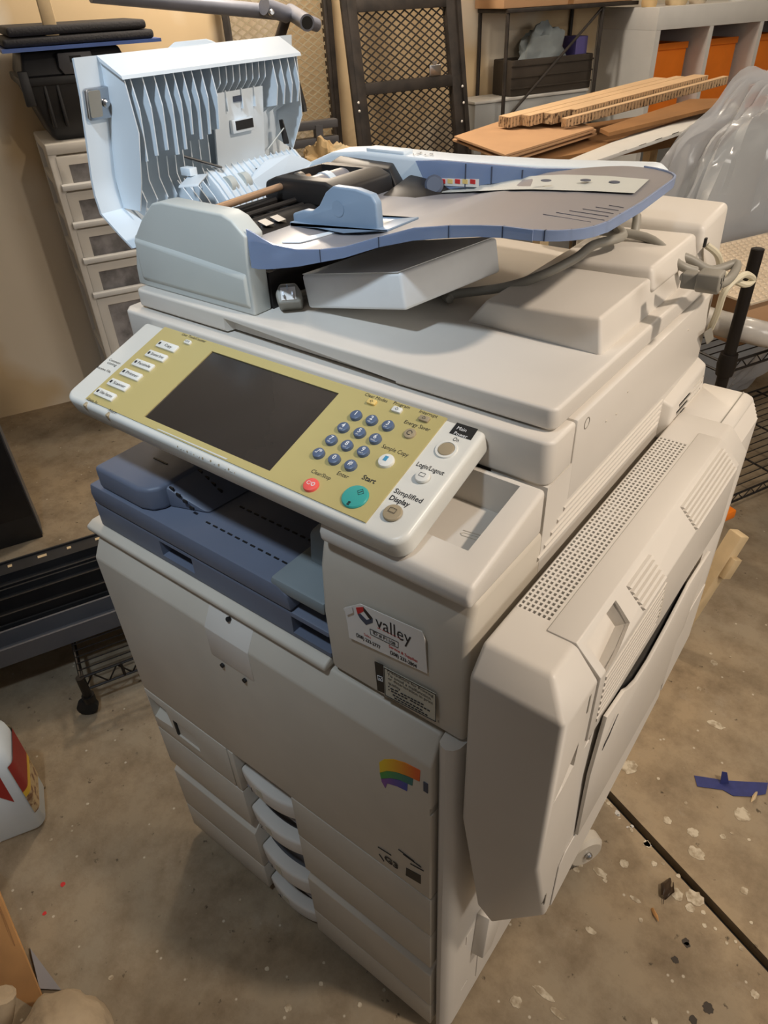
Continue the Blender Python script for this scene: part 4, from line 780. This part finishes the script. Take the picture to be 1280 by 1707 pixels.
rb_(.468, .50, .40, .412, 1.22, 1.32).build('side_clip', 'case_black', tc_, bevel=.004)
# clutter on the case
tag(MB(RM).hull([rp(u, v, z) for u, v in ((.44, .03), (.95, .05), (.95, .40), (.44, .47)) for z in (1.373, 1.383)]).build('blue_board', 'sheet_blue'), 'thin blue board lying flat on the black tool case', 'board')
fr_ = thing('foam_pad', 'grey-black foam pad folded on the blue board', 'foam', W(.65, .22, 1.384))
for z, e in ((1.384, 0), (1.412, .02)): MB(RM).hull([rp(u, v, zz) for u, v in ((.45+e, .05), (.93-e, .07), (.93-e, .40), (.45+e, .45)) for zz in (z, z+.026)]).build('fold', 'foam_black', fr_, bevel=.010, seg=3)
ws_ = thing('wood_stake', 'short pale wood stake hanging in front of the foam pad', 'wood', W(.60, .47, 1.384))
MB(RM).hull([rp(u, v, z) for u in (.585, .625) for v in (.40, .425) for z in (1.405, 1.62)]).build('stake', 'wood_pale', ws_, bevel=.003)
# ---- steel tube frame behind the lid
sf = thing('steel_tube_frame', 'grey-blue steel tube frame with an open tube end above the lid', 'frame', W(1.1, .5, 0))
def at(px, py, v): u, z = upw(px, py, v); return W(u, v, z)
a, b = at(150, -10, .62), at(472, 22, .50); MB().tube([a, b], .022, 18).build('top_tube', 'pipe', sf)
MB().tube([at(440, 10, .56), at(478, 24, .52)], .026, 18).build('sleeve', 'pipe', sf)
e0, e1 = at(484, 20, .44), at(512, 38, .66); MB().tube([e0, e1], .025, 20).build('end_tube', 'pipe', sf)
d_ = (e1-e0).normalized(); MB().tube([e1-d_*.002, e1+d_*.0008], .019, 18).build('tube_bore', 'dark', sf)
MB().tube([at(486, 24, .46), at(528, 42, .40)], .022, 16).build('end_tube', 'pipe', sf)
q = at(478, 26, .47); MB().tube([q, Vector((q.x-.10, q.y-.06, q.z-.22)), Vector((q.x-.10, q.y-.06, 0))], .018, 12).build('leg', 'rust_black', sf)
MB().lathe([(.010, 0), (.010, .006), (.006, .010)], at(452, 21, .585), ND, 10).build('bolt', 'steel', sf)
# ---- expanded-metal ramp gates leaning on the wall
def gate(name, label, tl, tr, bl, br, vt, vb, mid, wr, mesh_m, ztop):
    # corners given in room coordinates u; lean from v = vb at floor to vt on top
    g = thing(name, label, 'gate', W((bl+br)/2, vb, 0), 'metal ramp gates on the wall')
    def pt(s, z, off=0): k = z/ztop; return W((bl+(tl-bl)*k)*(1-s)+(br+(tr-br)*k)*s, vb+(vt-vb)*k+off, z)
    for s in (0, 1):
        sgn = .5-s
        MB().hull([pt(s, z, o)+UD*(e*sgn*2) for z in (0, ztop) for o in (-.015, .022) for e in (0, wr)]).build('rail', 'rust_black', g, bevel=.002)
        MB().hull([pt(s, z, o)+UD*(e*sgn*2) for z in (0, ztop) for o in (.022, .03) for e in (-.012, .008)]).build('rail_flange', 'rust_black', g)
    for z in mid:
        MB().hull([pt(s, zz, o) for s in (0, 1) for zz in (z, z+.042) for o in (-.01, .02)]).build('cross_bar', 'rust_black', g, bevel=.002)
    ms = MB(); wd = br-bl; st = .046; sl = .62; r = .0026
    n = int((wd+ztop/sl)/st)+2
    for fam in (1, -1):
        for i in range(-n, n+1):
            c = i*st; pts = []
            for k in range(2):
                pass
            # line u = c + fam*z/sl clipped to 0..wd, z 0.55..ztop
            z0, z1 = .60, ztop
            if fam > 0: lo, hi = max(z0, -c*sl), min(z1, (wd-c)*sl)
            else: lo, hi = max(z0, (c-wd)*sl), min(z1, c*sl)
            if hi-lo < .02: continue
            P = [pt((c+fam*z/sl)/wd, z) for z in (lo, hi)]
            d = (P[1]-P[0]).normalized(); s_ = d.cross(ND).normalized()*r; t_ = ND*.0015
            ms.add([p+x for p in P for x in (s_+t_, -s_+t_, -s_-t_, s_-t_)], [(0, 1, 5, 4), (1, 2, 6, 5), (2, 3, 7, 6), (3, 0, 4, 7)])
    o = ms.build('mesh_panel', mesh_m, g, smooth=False); o['kind'] = 'stuff'; return g, pt
g1, gp = gate('mesh_gate', 'dark rusty steel mesh gate with a mid rail leaning beside the cardboard', 1.70, 2.21, 1.74, 2.30, .20, .42, (.45, 1.135, 1.415), .055, 'rust_black', 1.75)
gate('mesh_gate', 'steel mesh gate half hidden behind the darker mesh gate', 1.28, 1.72, 1.28, 1.72, .05, .12, (.5, 1.62), .02, 'key_tan', 1.75)  # tan mesh colour has the light on this gate painted in
tg = gp(.74, 1.20, .02); MB(frame(tg, UD, zd=ND)).prism('z', rrect(-.028, .028, -.02, .02, .004), 0, .006).build('tag_plate', 'steel', g1, bevel=.002)
MB(frame(tg+Vector((0, 0, .028)), UD, zd=ND)).prism('z', rrect(-.014, .006, -.006, .006, .002), 0, .006).build('tag_plate', 'steel', g1)
for i in range(14): MB().lathe([(.006, 0), (.003, .004)], gp(rnd.choice((.02, .06, .98, .95)), rnd.uniform(.75, 1.15), .03), ND, 6).build('paint_fleck', 'sticker', g1)
# ---- grey ladder rails between lid and gate
ld = thing('metal_bars', 'dull grey metal bars stacked behind the raised feeder lid', 'bars', W(1.45, .35, .88))
for z in (.92, .985, 1.045): rb_(1.12, 1.60, .33, .37, z, z+.03).build('rail', 'case_grey', ld, bevel=.003)
for u in (1.22, 1.36, 1.50): rb_(u, u+.03, .345, .375, .0 if u != 1.36 else .9, 1.06).build('rung', 'case_grey', ld)
# ---- pale cabinet right of the gate, dark bin on it, stand behind both
u0, z0 = upw(793, 170, .205); cb_ = thing('low_cabinet', 'pale grey cabinet between the mesh gate and the cardboard', 'cabinet', W(u0+.3, .12, 0))
rb_(u0, u0+.66, .03, .20, .02, z0-.012).build('cabinet_body', 'cabinet_grey', cb_, bevel=.006); rb_(u0-.006, u0+.665, .026, .205, z0-.012, z0).build('cabinet_top', 'cabinet_white', cb_, bevel=.003)
ud, zd_ = upw(848, 14, .245); ue, _ = upw(1060, 38, .245); ZS = 1.378
sd = thing('metal_stand', 'black steel stand carrying a large cardboard carton', 'stand', W((ud+ue)/2, .25, 0))
rb_(ud, ue, .005, .245, ZS, ZS+.016).build('top_frame', 'rust_black', sd, bevel=.002)
for u in (ud+.01, ue-.20):
    for v in (.013, .228): MB(RM).tube([rp(u, v, 0), rp(u, v, ZS)], .009, 8).build('post', 'rust_black', sd)
MB(RM).tube([rp(ud+.01, .228, .95), rp(ue-.20, .228, ZS)], .006, 8).build('brace', 'rust_black', sd)
ct = thing('large_carton', 'large brown cardboard carton on top of the black metal stand', 'box', W((ud+ue)/2, .25, ZS+.016))
rb_(ud-.02, ue-.03, .01, .235, ZS+.0165, ZS+.34).build('carton_body', 'kraft', ct, bevel=.004); rb_(ud+.33, ud+.36, .235, .237, ZS+.02, ZS+.33).build('tape', 'kraft_dark', ct)
bn = thing('dark_bin', 'dark brown storage bin on the pale cabinet under the carton', 'bin', W(ud+.3, .25, z0)); ZB = upw(900, 97, .19)[1]
ub0, ub1 = upw(852, 130, .19)[0], upw(985, 130, .19)[0]
b_ = rb_(ub0, ub1, .04, .19, z0+.0005, ZB).build('bin_body', 'bin_dark', bn, bevel=.006); cut(b_, rb_(ub0+.012, ub1-.012, .052, .178, z0+.02, ZB+.1))
for k in range(3): rb_(ub0-.002, ub1+.002, .188, .194, z0+.03+.045*k, z0+.036+.045*k).build('bin_rib', 'bin_dark', bn)
cc = W((ub0+ub1)/2-.02, .115, ZB-.02)
cg = thing('grey_garment', 'pale grey garment heaped in the dark bin', 'clothes', cc)
def heap(a, b):
    th, ph = a*2*math.pi, b*math.pi; d = Vector((math.sin(ph)*math.cos(th), math.sin(ph)*math.sin(th), math.cos(ph))); r = 1+.4*noise.noise(d*2+Vector((9, 2, 4)))+.15*noise.noise(d*6)
    return cc+UD*(d.x*.12*r)+ND*max(-.058, min(.058, d.y*.07*r))+Vector((0, 0, d.z*.11*r+.03))
MB().grid(heap, 40, 24).build('folds', 'cloth_grey', cg, ang=60)
tag(rb_(ub1-.09, ub1-.02, .06, .16, z0+.022, ZB+.07).build('purple_box', 'purple', bevel=.003), 'small purple packet standing in the dark bin beside the garment', 'packet')
# ---- white cube shelf with orange bins
SU = 3.225; sv = .40; su = thing('cube_shelf', 'white cube shelving unit holding orange bins at the wall', 'shelf', W(SU+.55, .2, 0))
ST = 1.368
rb_(SU, SU+1.16, .0, sv, ST-.088, ST).build('top_board', 'cabinet_white', su, bevel=.002)
for k in range(4): u = SU+.018+.348*k; rb_(u-.018, u+.006 if k else u+.012, .0, sv, 0, ST-.088).build('upright', 'cabinet_white', su)
for z in (.02, .44, .86): rb_(SU, SU+1.16, .0, sv-.002, z, z+.018).build('shelf_board', 'cabinet_white', su)
rb_(SU, SU+1.16, .0, .006, 0, ST).build('back_board', 'cabinet_white', su)
for k in range(3):
    u = SU+.035+.348*k
    bo = thing('storage_bin', ['orange storage bin in the shelf cubby by the carton', 'orange storage bin in the middle cubby of the white shelf', 'orange storage bin in the far cubby of the white shelf'][k], 'bin', W(u+.15, .15, .878), 'orange bins in the white shelf')
    b_ = rb_(u, u+.29, .01, sv-.10, .8785, 1.215).build('bin_body', 'bin_orange', bo, bevel=.006); cut(b_, rb_(u+.008, u+.282, .018, sv-.108, .90, 1.3)); rb_(u-.002, u+.292, sv-.102, sv-.094, 1.19, 1.218).build('bin_hem', 'bin_orange', bo, bevel=.002)
for i, (u, h, r, m_) in enumerate(((SU+.03, .06, .035, 'paper_tan'), (SU+.2, .035, .05, 'wood_pale'), (SU+.34, .05, .04, 'bubble'), (SU+.62, .07, .05, 'cabinet_white'))):
    tag(MB(RM).lathe([(r*.9, 0), (r, .01), (r, h*.7), (r*.7, h)], rp(u, .3, ST), (0, 0, 1), 16).build('small_jar', m_), ['tan jar at the end of the white cube shelf top', 'wide pale tub on the white cube shelf top', 'cloudy tub on the white cube shelf top', 'white tub on the white cube shelf top'][i], 'jar')
# ---- bench with cardboard
ZC = 1.020
bk = thing('work_bench', 'narrow bench carrying flattened cardboard behind the copier', 'bench', W(2.4, 1.05, 0))
rb_(1.92, 2.86, .84, 1.29, ZC-.03, ZC).build('bench_top', 'kraft_dark', bk, bevel=.003)
for u in (1.97, 2.80):
    for v in (.90, 1.25): rb_(u-.02, u+.02, v-.02, v+.02, 0, ZC-.03).build('leg', 'wood_pale', bk)
def sheet(px, z, name, label, m, th=.006, cat='cardboard', grp=None):
    o = MB().slab([up(q[0], q[1], 'z', z+(q[2] if len(q) > 2 else 0)) for q in px], (0, 0, -th)).build(name, m, smooth=False); return tag(o, label, cat, grp)
for k in range(4):
    z = 1.0655-.0075*k; dx = [0, 4, -3, 5][k]
    sheet([(757+dx, 227+2.4*k), (842+dx, 258+3.6*k), (990+dx, 213+3*k), (905, 178+k)], z, 'cardboard_sheet', ['top flattened brown cardboard sheet of the stack on the bench', 'second flattened cardboard sheet of the stack on the bench', 'third flattened cardboard sheet of the stack on the bench', 'bottom flattened cardboard sheet of the stack on the bench'][k], 'kraft', .006, 'cardboard', 'flattened cardboard stack')
# honeycomb board offcuts: printed skin over a core of folded cell walls
HO = up(945, 199, 'z', 1.098); HE = up(1214, 128, 'z', 1.150); HD = (HE-HO).normalized(); HL = (HE-HO).length; HS = Vector((HD.y, -HD.x, 0)).normalized()
HS = HS if HS.dot(CAM-HO) > 0 else -HS
def honey(t0, t1, s0, s1, th, lift, label, notch=None):
    t = thing('honeycomb_board', label, 'cardboard', HO+HD*t0-HS*s1-Vector((0, 0, .03)), 'honeycomb board offcuts')
    Z = Vector((0, 0, lift)); pt = lambda a_, b_: HO+HD*(HL*a_)-HS*b_+Z
    pl = [pt(t0, s0), pt(t1, s0), pt(t1, s1), pt(t0, s1)]
    if notch: pl = [pt(t0+.10, s0), pt(t1, s0), pt(t1, s1), pt(t0, s1), pt(t0, s0+(s1-s0)*.35), pt(t0+.10, s0+(s1-s0)*.35)]
    MB().slab(pl, (0, 0, -th)).build('core', 'honeycomb', t, smooth=False); MB().slab([p+Vector((0, 0, .0025)) for p in pl], (0, 0, -.0022)).build('skin', 'kraft_light', t, smooth=False)
    a_, b_ = pl[0], pl[1]; n = 52
    for i in range(n):
        p = a_.lerp(b_, (i+.5)/n)
        MB().slab([p-HD*.003+HS*.0004, p+HD*.001+HS*.0032, p+HD*.001+HS*.0032-Vector((0, 0, th-.002)), p-HD*.003+HS*.0004-Vector((0, 0, th-.002))], HD*.0012).build('cell_wall', 'kraft_light', t, smooth=False)
    for i in range(5):
        p = pl[-1].lerp(pl[0] if not notch else pl[4], (i+.5)/5); MB().slab([p-HD*.002, p-HD*.002-Vector((0, 0, th-.002)), p-Vector((0, 0, th-.002)), p], HS*.0012).build('cell_wall', 'kraft_light', t, smooth=False)
honey(0, 1.0, 0, .024, .026, 0, 'narrow honeycomb cardboard strip lying in front of the pile')
honey(-.02, .90, .030, .095, .032, .014, 'thick notched honeycomb cardboard strip leading the pile on the bench', True)
honey(-.09, .84, .099, .140, .032, .014, 'honeycomb cardboard strip in the middle of the pile')
honey(-.15, .78, .144, .200, .032, .014, 'honeycomb cardboard strip at the back of the pile')
sheet([(1000, 214), (1015, 221, .0), (1215, 172, .05), (1222, 163, .052), (1150, 165, .045)], 1.064, 'brown_bag', 'dark brown flattened paper bag under the honeycomb strips', 'kraft_dark', .012, 'bag')
wpn = thing('white_sign_panel', 'white panel with black printed marks sticking out below the cardboard', 'panel', up(1100, 220, 'z', 1.02))
pp = [(900, 285, 0), (985, 270, 0), (1238, 184, .05), (1225, 170, .052), (1050, 225, 0)]; MB().slab([up(x, y, 'z', 1.0345+h_) for x, y, h_ in pp], (0, 0, -.012)).build('board', 'cabinet_white', wpn, bevel=.002)
sa, sb = up(1000, 266, 'z', 1.0352), up(1232, 186, 'z', 1.0850); sw = (up(1050, 225, 'z', 1.035)-up(985, 270, 'z', 1.035)).normalized()
for t_ in (.12, .25, .36, .48, .60, .66, .78): MB().slab([sa.lerp(sb, t_)+sw*.004, sa.lerp(sb, t_+.05)+sw*.004, sa.lerp(sb, t_+.04)+sw*.035, sa.lerp(sb, t_-.01)+sw*.035], (0, 0, .0012)).build('printed_mark', 'label_black', wpn, smooth=False)
# ---- bundle under clear plastic film
pf_ = bpy.data.materials.new('plastic_film'); pf_.use_nodes = True; nt = pf_.node_tree; b = nt.nodes['Principled BSDF']; b.inputs['Base Color'].default_value = (.74, .76, .80, 1); b.inputs['Roughness'].default_value = .14; b.inputs['Alpha'].default_value = .5; b.inputs['Specular IOR Level'].default_value = .9; M['plastic_film'] = pf_
bu = thing('wrapped_bundle', 'grey bundle draped in wrinkled clear plastic film beside the cardboard bench', 'bundle', W(2.7, 1.50, 0))
bc = W(2.72, 1.505, .60)
def film(a, b, k=1, s=1):
    th, ph = a*2*math.pi, b*math.pi*.93; d = Vector((math.sin(ph)*math.cos(th), math.sin(ph)*math.sin(th), math.cos(ph)))
    w_ = noise.noise(Vector((th*3.2, ph*1.1, 5)))*.10+abs(noise.noise(Vector((th*7, ph*2.0, 1))))*.10+noise.noise(d*2.2+Vector((4, 4, 1)))*.22
    r = (1+w_*k)*s; q = bc+UD*(d.x*.58*r)+ND*(max(-.19, min(.20, d.y*.20*r)))+Vector((0, 0, d.z*.58*r)); q.z = max(q.z, .003); return q
MB().grid(lambda a, b: film(a, b, .6, .80), 30, 18).build('bundle_core', 'cloth_grey', bu)
MB().grid(film, 110, 60).build('film', 'plastic_film', bu, ang=28)
# ---- wire rack on the right
RP = Vector((.535, 1.54, 0)); rk = thing('wire_rack', 'black wire shelving rack with a round post behind the copier', 'rack', RP)
MB().tube([RP, RP+Vector((0, 0, .955))], .0155, 18).build('post', 'wire', rk); MB().tube([RP+Vector((0, 0, .953)), RP+Vector((0, 0, .9562))], .0125, 16).build('post_bore', 'dark', rk)
RU, RV = (RP-P0).dot(UD), (RP-P0).dot(ND)
for z in (.655, .15):
    MB().lathe([(.022, -.03), (.025, .0), (.022, .03)], RP+Vector((0, 0, z)), (0, 0, 1), 18).build('collar', 'wire', rk)
    ws = MB(RM); u0_, u1_, v0_, v1_ = RU, RU+1.15, RV-.45, RV
    for (ua, va, ub, vb) in ((u0_, v1_, u1_, v1_), (u0_, v0_, u1_, v0_), (u0_, v0_, u0_, v1_), (u1_, v0_, u1_, v1_)):
        for dz in (0, -.028): ws.tube([rp(ua, va, z+dz), rp(ub, vb, z+dz)], .0035, 6)
    for i in range(16): v = v0_+.03*i; ws.tube([rp(u0_, v, z+.003), rp(u1_, v, z+.003)], .0019, 5)
    for i in range(5): u = u0_+.2+.22*i; ws.tube([rp(u, v0_, z-.003), rp(u, v1_, z-.003)], .0035, 6)
    n = 40
    zz = [rp(u0_+(u1_-u0_)*i/n, v1_, z-(.028 if i % 2 else 0)) for i in range(n+1)]
    for a, b in zip(zz, zz[1:]): ws.tube([a, b], .0017, 5)
    ws.build('wire_shelf', 'wire', rk)
for (u, v) in ((RU+1.15, RV), (RU, RV-.45), (RU+1.15, RV-.45)): MB(RM).tube([rp(u, v, 0), rp(u, v, .955 if v < RV else .70)], .0155, 12).build('post', 'wire', rk)
bw = thing('bubble_wrap', 'sheet of bubble wrap laid over parcels on the wire rack', 'bubble wrap', W(RU+.4, RV-.2, .662))
rb_(RU+.09, RU+1.0, RV-.40, RV-.05, .662, .795).build('parcel', 'kraft', bw, bevel=.006)
bb = MB(RM); bb.box(RU+.06, RU+1.02, -(RV-.02), -(RV-.42), .796, .801)
for i in range(40):
    for j in range(18):
        u = RU+.075+.0235*i+(.011 if j % 2 else 0); v = RV-.035-.0215*j; n = 6
        vs = [(u+.0095*math.cos(k*math.pi/3), -v+.0095*math.sin(k*math.pi/3), .801) for k in range(6)]+[(u+.006*math.cos(k*math.pi/3), -v+.006*math.sin(k*math.pi/3), .8055) for k in range(6)]
        bb.add(vs, [(k, (k+1) % 6, 6+(k+1) % 6, 6+k) for k in range(6)]+[tuple(range(6, 12))])
bb.build('bubble_sheet', 'bubble', bw, ang=60)
fr2 = thing('foil_roll', 'silvery wrapped roll bulging from the wire rack under the bubble wrap', 'roll', W(RU+.3, RV, .70))
MB(RM).tube(smooth_path([rp(RU+.02, RV-.16, .735), rp(RU+.05, RV-.02, .735), rp(RU+.18, RV+.035, .705), rp(RU+.45, RV+.03, .69), rp(RU+.8, RV+.02, .69)]), .033, 18).build('roll', 'foil', fr2)
for t in (.12, .25, .4): MB(RM).lathe([(.0345, 0), (.0352, .002), (.0345, .004)], rp(RU+t+.05, RV+.033, .70-.02*t), (1, 0, 0), 18).build('tape_band', 'cabinet_white', fr2)
ob = uvz(1190, 865, .17); tag(rb_(ob[0]-.02, ob[0]+.07, ob[1]-.10, ob[1]+.02, .1590, .19).build('orange_packet', 'bin_orange', bevel=.006), 'orange packet on the lowest shelf of the wire rack', 'packet')
bp = thing('pale_plank', 'pale wood plank end leaning out behind the copier side unit', 'plank', up(1195, 975, 'z', 0))
e0, e2 = up(1228, 888, 'z', .36), up(1116, 1066, 'z', .035); d = (e2-e0).normalized(); s = d.cross(Vector((0, 0, 1))).normalized(); nu_ = s.cross(d)
MB().hull([p+s*a_+nu_*c_ for p in (e0, e2) for a_ in (-.020, .020) for c_ in (-.03, .006)]).build('plank', 'wood_pale', bp, bevel=.004)
MB().hull([e0+d*t_+s*a_+nu_*c_ for t_ in (.06, .12) for a_ in (-.036, -.020) for c_ in (-.03, .0)]).build('cleat', 'wood_pale', bp, bevel=.002)
# ---- left: black panel, steel rails on a low wire shelf
c0 = up(72, 895, 'z', 0); cu, cv = (c0-P0).dot(UD), (c0-P0).dot(ND)
bl = thing('black_panel', 'matt black flat cabinet panel standing on the concrete by the wall', 'panel', W(cu-.3, cv, 0))
rb_(cu-.75, cu, cv-.09, cv, .0, .52).build('panel_body', 'case_black', bl, bevel=.003); rb_(cu-.75, cu-.004, cv, cv+.003, .10, .515).build('front_sheet', 'black_plastic', bl); rb_(cu, cu+.003, cv-.088, cv-.004, .01, .518).build('lit_side', 'case_grey', bl)  # grey side sheet paints the lit edge of the black panel
sr = thing('wire_shelf_cart', 'low black wire shelf on a caster beneath the steel rails', 'rack', up(160, 1190, 'z', 0))
k0 = up(158, 1185, 'z', 0); ku, kv = (k0-P0).dot(UD), (k0-P0).dot(ND)
MB(RM).tube([rp(ku, kv, .05), rp(ku, kv, .133)], .011, 14).build('post', 'wire', sr)
MB(RM).lathe([(.018, -.010), (.026, -.008), (.026, .008), (.018, .010)], rp(ku-.01, kv, .027), (.3, 1, 0), 18).build('caster', 'dark', sr); MB(RM).lathe([(.016, 0), (.016, .02)], rp(ku, kv, .045), (0, 0, 1), 14).build('caster_stem', 'wire', sr)
ws = MB(RM)
for zz in (.085, .13): ws.tube([rp(ku, kv, zz), rp(ku+.9, kv, zz)], .0035, 6); ws.tube([rp(ku, kv, zz), rp(ku, kv-.45, zz)], .0035, 6); ws.tube([rp(ku, kv-.45, zz), rp(ku+.9, kv-.45, zz)], .0035, 6)
zz = [rp(ku+.9*i/30, kv, .13 if i % 2 else .085) for i in range(31)]
for a, b in zip(zz, zz[1:]): ws.tube([a, b], .0022, 5)
for i in range(18): ws.tube([rp(ku, kv-.025*i, .133), rp(ku+.9, kv-.025*i, .133)], .002, 5)
for i in range(3): ws.tube([rp(ku+.1+.3*i, kv, .085), rp(ku+.1+.3*i, kv, .133)], .004, 6)
ws.build('wire_shelf', 'wire', sr)
MB(RM).tube([rp(ku, kv-.45, .0), rp(ku, kv-.45, .133)], .011, 12).build('post', 'wire', sr)
def rail(v0, v1, z0, z1, label, slots=0, m='case_black', u0=-1.0, u1=.55):
    t = thing('steel_rail', label, 'rail', W(-.2, (v0+v1)/2, z0), 'black steel rails stacked on the wire shelf')
    o = MB(RM).prism('x', [(-v1, z0), (-v1, z1), (-v1+.006, z1), (-v1+.006, z0+.008), (-v0-.006, z0+.008), (-v0-.006, z1), (-v0, z1), (-v0, z0)], u0, u1).build('channel', m, t)
    for i in range(slots): u = -.02+.085*i; rb_(u, u+(.026 if i % 2 else .012), v0+.018, v0+.030, z0+.0078, z0+.0088).build('slot', 'wood_pale', t)
    return t
v1 = uvz(0, 945, .135)[1]
rail(v1-.0, v1+.085, .136, .150, 'slotted black steel rail farthest from the jug', 5)
rail(v1+.09, v1+.15, .136, .170, 'plain black rail next to the slotted rail')
rail(v1+.155, v1+.215, .136, .165, 'black steel rail third from the slotted rail end')
rail(v1+.225, v1+.30, .136, .185, 'glossy black rail with a grey highlight beside the rubber strip', 0, 'black_plastic')
rail(v1+.305, v1+.36, .136, .160, 'thin black rail behind the grey rail')
rail(v1+.365, v1+.44, .136, .190, 'dark grey steel rail closest to the white jug', 0, 'case_grey')
# ---- jug of cleaner at the left edge
J0 = up(80, 1378, 'z', 0); J1 = up(0, 1409, 'z', 0); jx = (J0-J1).normalized(); jz = Vector((0, 0, 1)); jy = jz.cross(jx)
JM = frame(J0-jx*.09, jx, zd=jz)
jg = thing('cleaner_jug', 'white plastic jug with red warning label on the concrete floor', 'jug', J0-jx*.09+jy*.06)
secs = [(0, .082, .055, .018), (.012, .0895, .062, .022), (.21, .090, .063, .024), (.255, .087, .061, .03), (.285, .066, .048, .035), (.305, .036, .036, .035), (.318, .022, .022, .0219), (.338, .022, .022, .0219)]
vs = []; fs = []; k = 20
for z, a, b, r in secs: vs += [JM @ Vector((x, y+.062, z)) for x, y in rrect(-a, a, -b, b, min(r, b*.99), 4)]
for i in range(len(secs)-1): fs += [(i*k+j, i*k+(j+1) % k, (i+1)*k+(j+1) % k, (i+1)*k+j) for j in range(k)]
fs += [tuple(range(k))[::-1], tuple((len(secs)-1)*k+j for j in range(k))]
MB().add(vs, fs).build('bottle', 'jug', jg, ang=60)
MB(JM).lathe([(.027, 0), (.027, .024), (.024, .027)], (0, .062, .325), (0, 0, 1), 20).build('cap', 'jug_red', jg)
ja = MB(JM).slab([(.004, -.0022, .215), (.062, -.0022, .238), (.060, -.0022, .125)], (0, .0008, 0)).build('warning_triangle', 'jug_red', jg, smooth=False)
text('WARNING', .008, 'ink_white', JM @ frame((.046, -.0030, .205), (.3, 0, 1), zd=(0, -1, 0)), jg, width=.03)
wr = MB(JM)
def wrap(z0, z1, t0, t1, m, nm, off=.0012):
    path = rrect(-.0905, .0905, -.0635, .0635, .0235, 8); # walk from front right corner round the side
    pts = [p for p in path if p[0] > .05]; pts.sort(key=lambda p: p[1]); n = len(pts); a, b = int(n*t0), max(int(n*t1), int(n*t0)+2)
    q = [Vector((x+off, y+.062, 0)) for x, y in pts[a:b]]; vs = [JM @ (p+Vector((0, 0, z))) for z in (z0, z1) for p in q]; c = len(q)
    MB().add(vs, [(i, i+1, c+i+1, c+i) for i in range(c-1)]).build(nm, m, jg, ang=60)
wrap(.06, .23, .22, 1.0, 'jug_label', 'side_label'); wrap(.14, .232, .22, .75, 'jug_red', 'label_band', .0018); wrap(.122, .14, .22, 1, 'jug_yellow', 'label_stripe', .0020)
# ---- lower left: wooden board and beige cloth
wd_ = thing('wood_board', 'brown wooden board propped at the floor beside the beige cloth', 'board', up(20, 1640, 'z', 0))
B0, B1 = up(0, 1490, 'z', .10), up(68, 1655, 'z', .02); bx_ = (B1-B0).normalized(); bs = Vector((0, 0, 1)).cross(bx_).normalized()
MB().hull([B0-bx_*.06, B1+bx_*.14, B1+bx_*.14-bs*-.0+Vector((-.22, -.03, .02)), B0-bx_*.06+Vector((-.22, -.03, .02)), B0-bx_*.06-Vector((0, 0, .02)), B1+bx_*.14-Vector((0, 0, .016)), B1+bx_*.14+Vector((-.22, -.03, -.0)), B0-bx_*.06+Vector((-.22, -.03, -.0))]).build('board', 'wood', wd_, bevel=.004)
for i in range(4): a = B0+bx_*.01+Vector((-.02-.014*i, -.004, .0025)); MB().tube(smooth_path([a+Vector((0, 0, .001)), a+bx_*.05+Vector((.004, 0, .001)), a+bx_*.11+Vector((-.003, .0, .001))]), .0006, 4).build('grain_line', 'kraft_dark', wd_)
MB().hull([up(x, y, 'z', z) for x, y in ((50, 1580), (66, 1648), (102, 1650)) for z in (.0, .012)]).build('grey_edge', 'tray_grey', wd_)
cl_ = thing('beige_cloth', 'beige cloth heap on the floor beside the wooden board', 'cloth', up(120, 1720, 'z', 0))
sc = up(112, 1745, 'z', .06)
def sack(a, b):
    th, ph = a*2*math.pi, b*math.pi; d = Vector((math.sin(ph)*math.cos(th), math.sin(ph)*math.sin(th), math.cos(ph))); r = 1+.12*noise.noise(d*2.2)+.05*noise.noise(d*6)
    p = sc+Vector((d.x*.095*r, d.y*.075*r, d.z*.075*r)); p.z = max(p.z, .001); return p
MB().grid(sack, 40, 24).build('cloth_folds', 'cloth_beige', cl_, ang=60)
s2 = up(2, 1690, 'z', .09); MB().tube(smooth_path([s2+Vector((-.03, -.02, -.08)), s2+Vector((-.008, 0, -.01)), s2+Vector((-.01, .02, .03))]), [.022]*12+[.016], 12).build('cloth_end', 'cloth_beige', cl_)
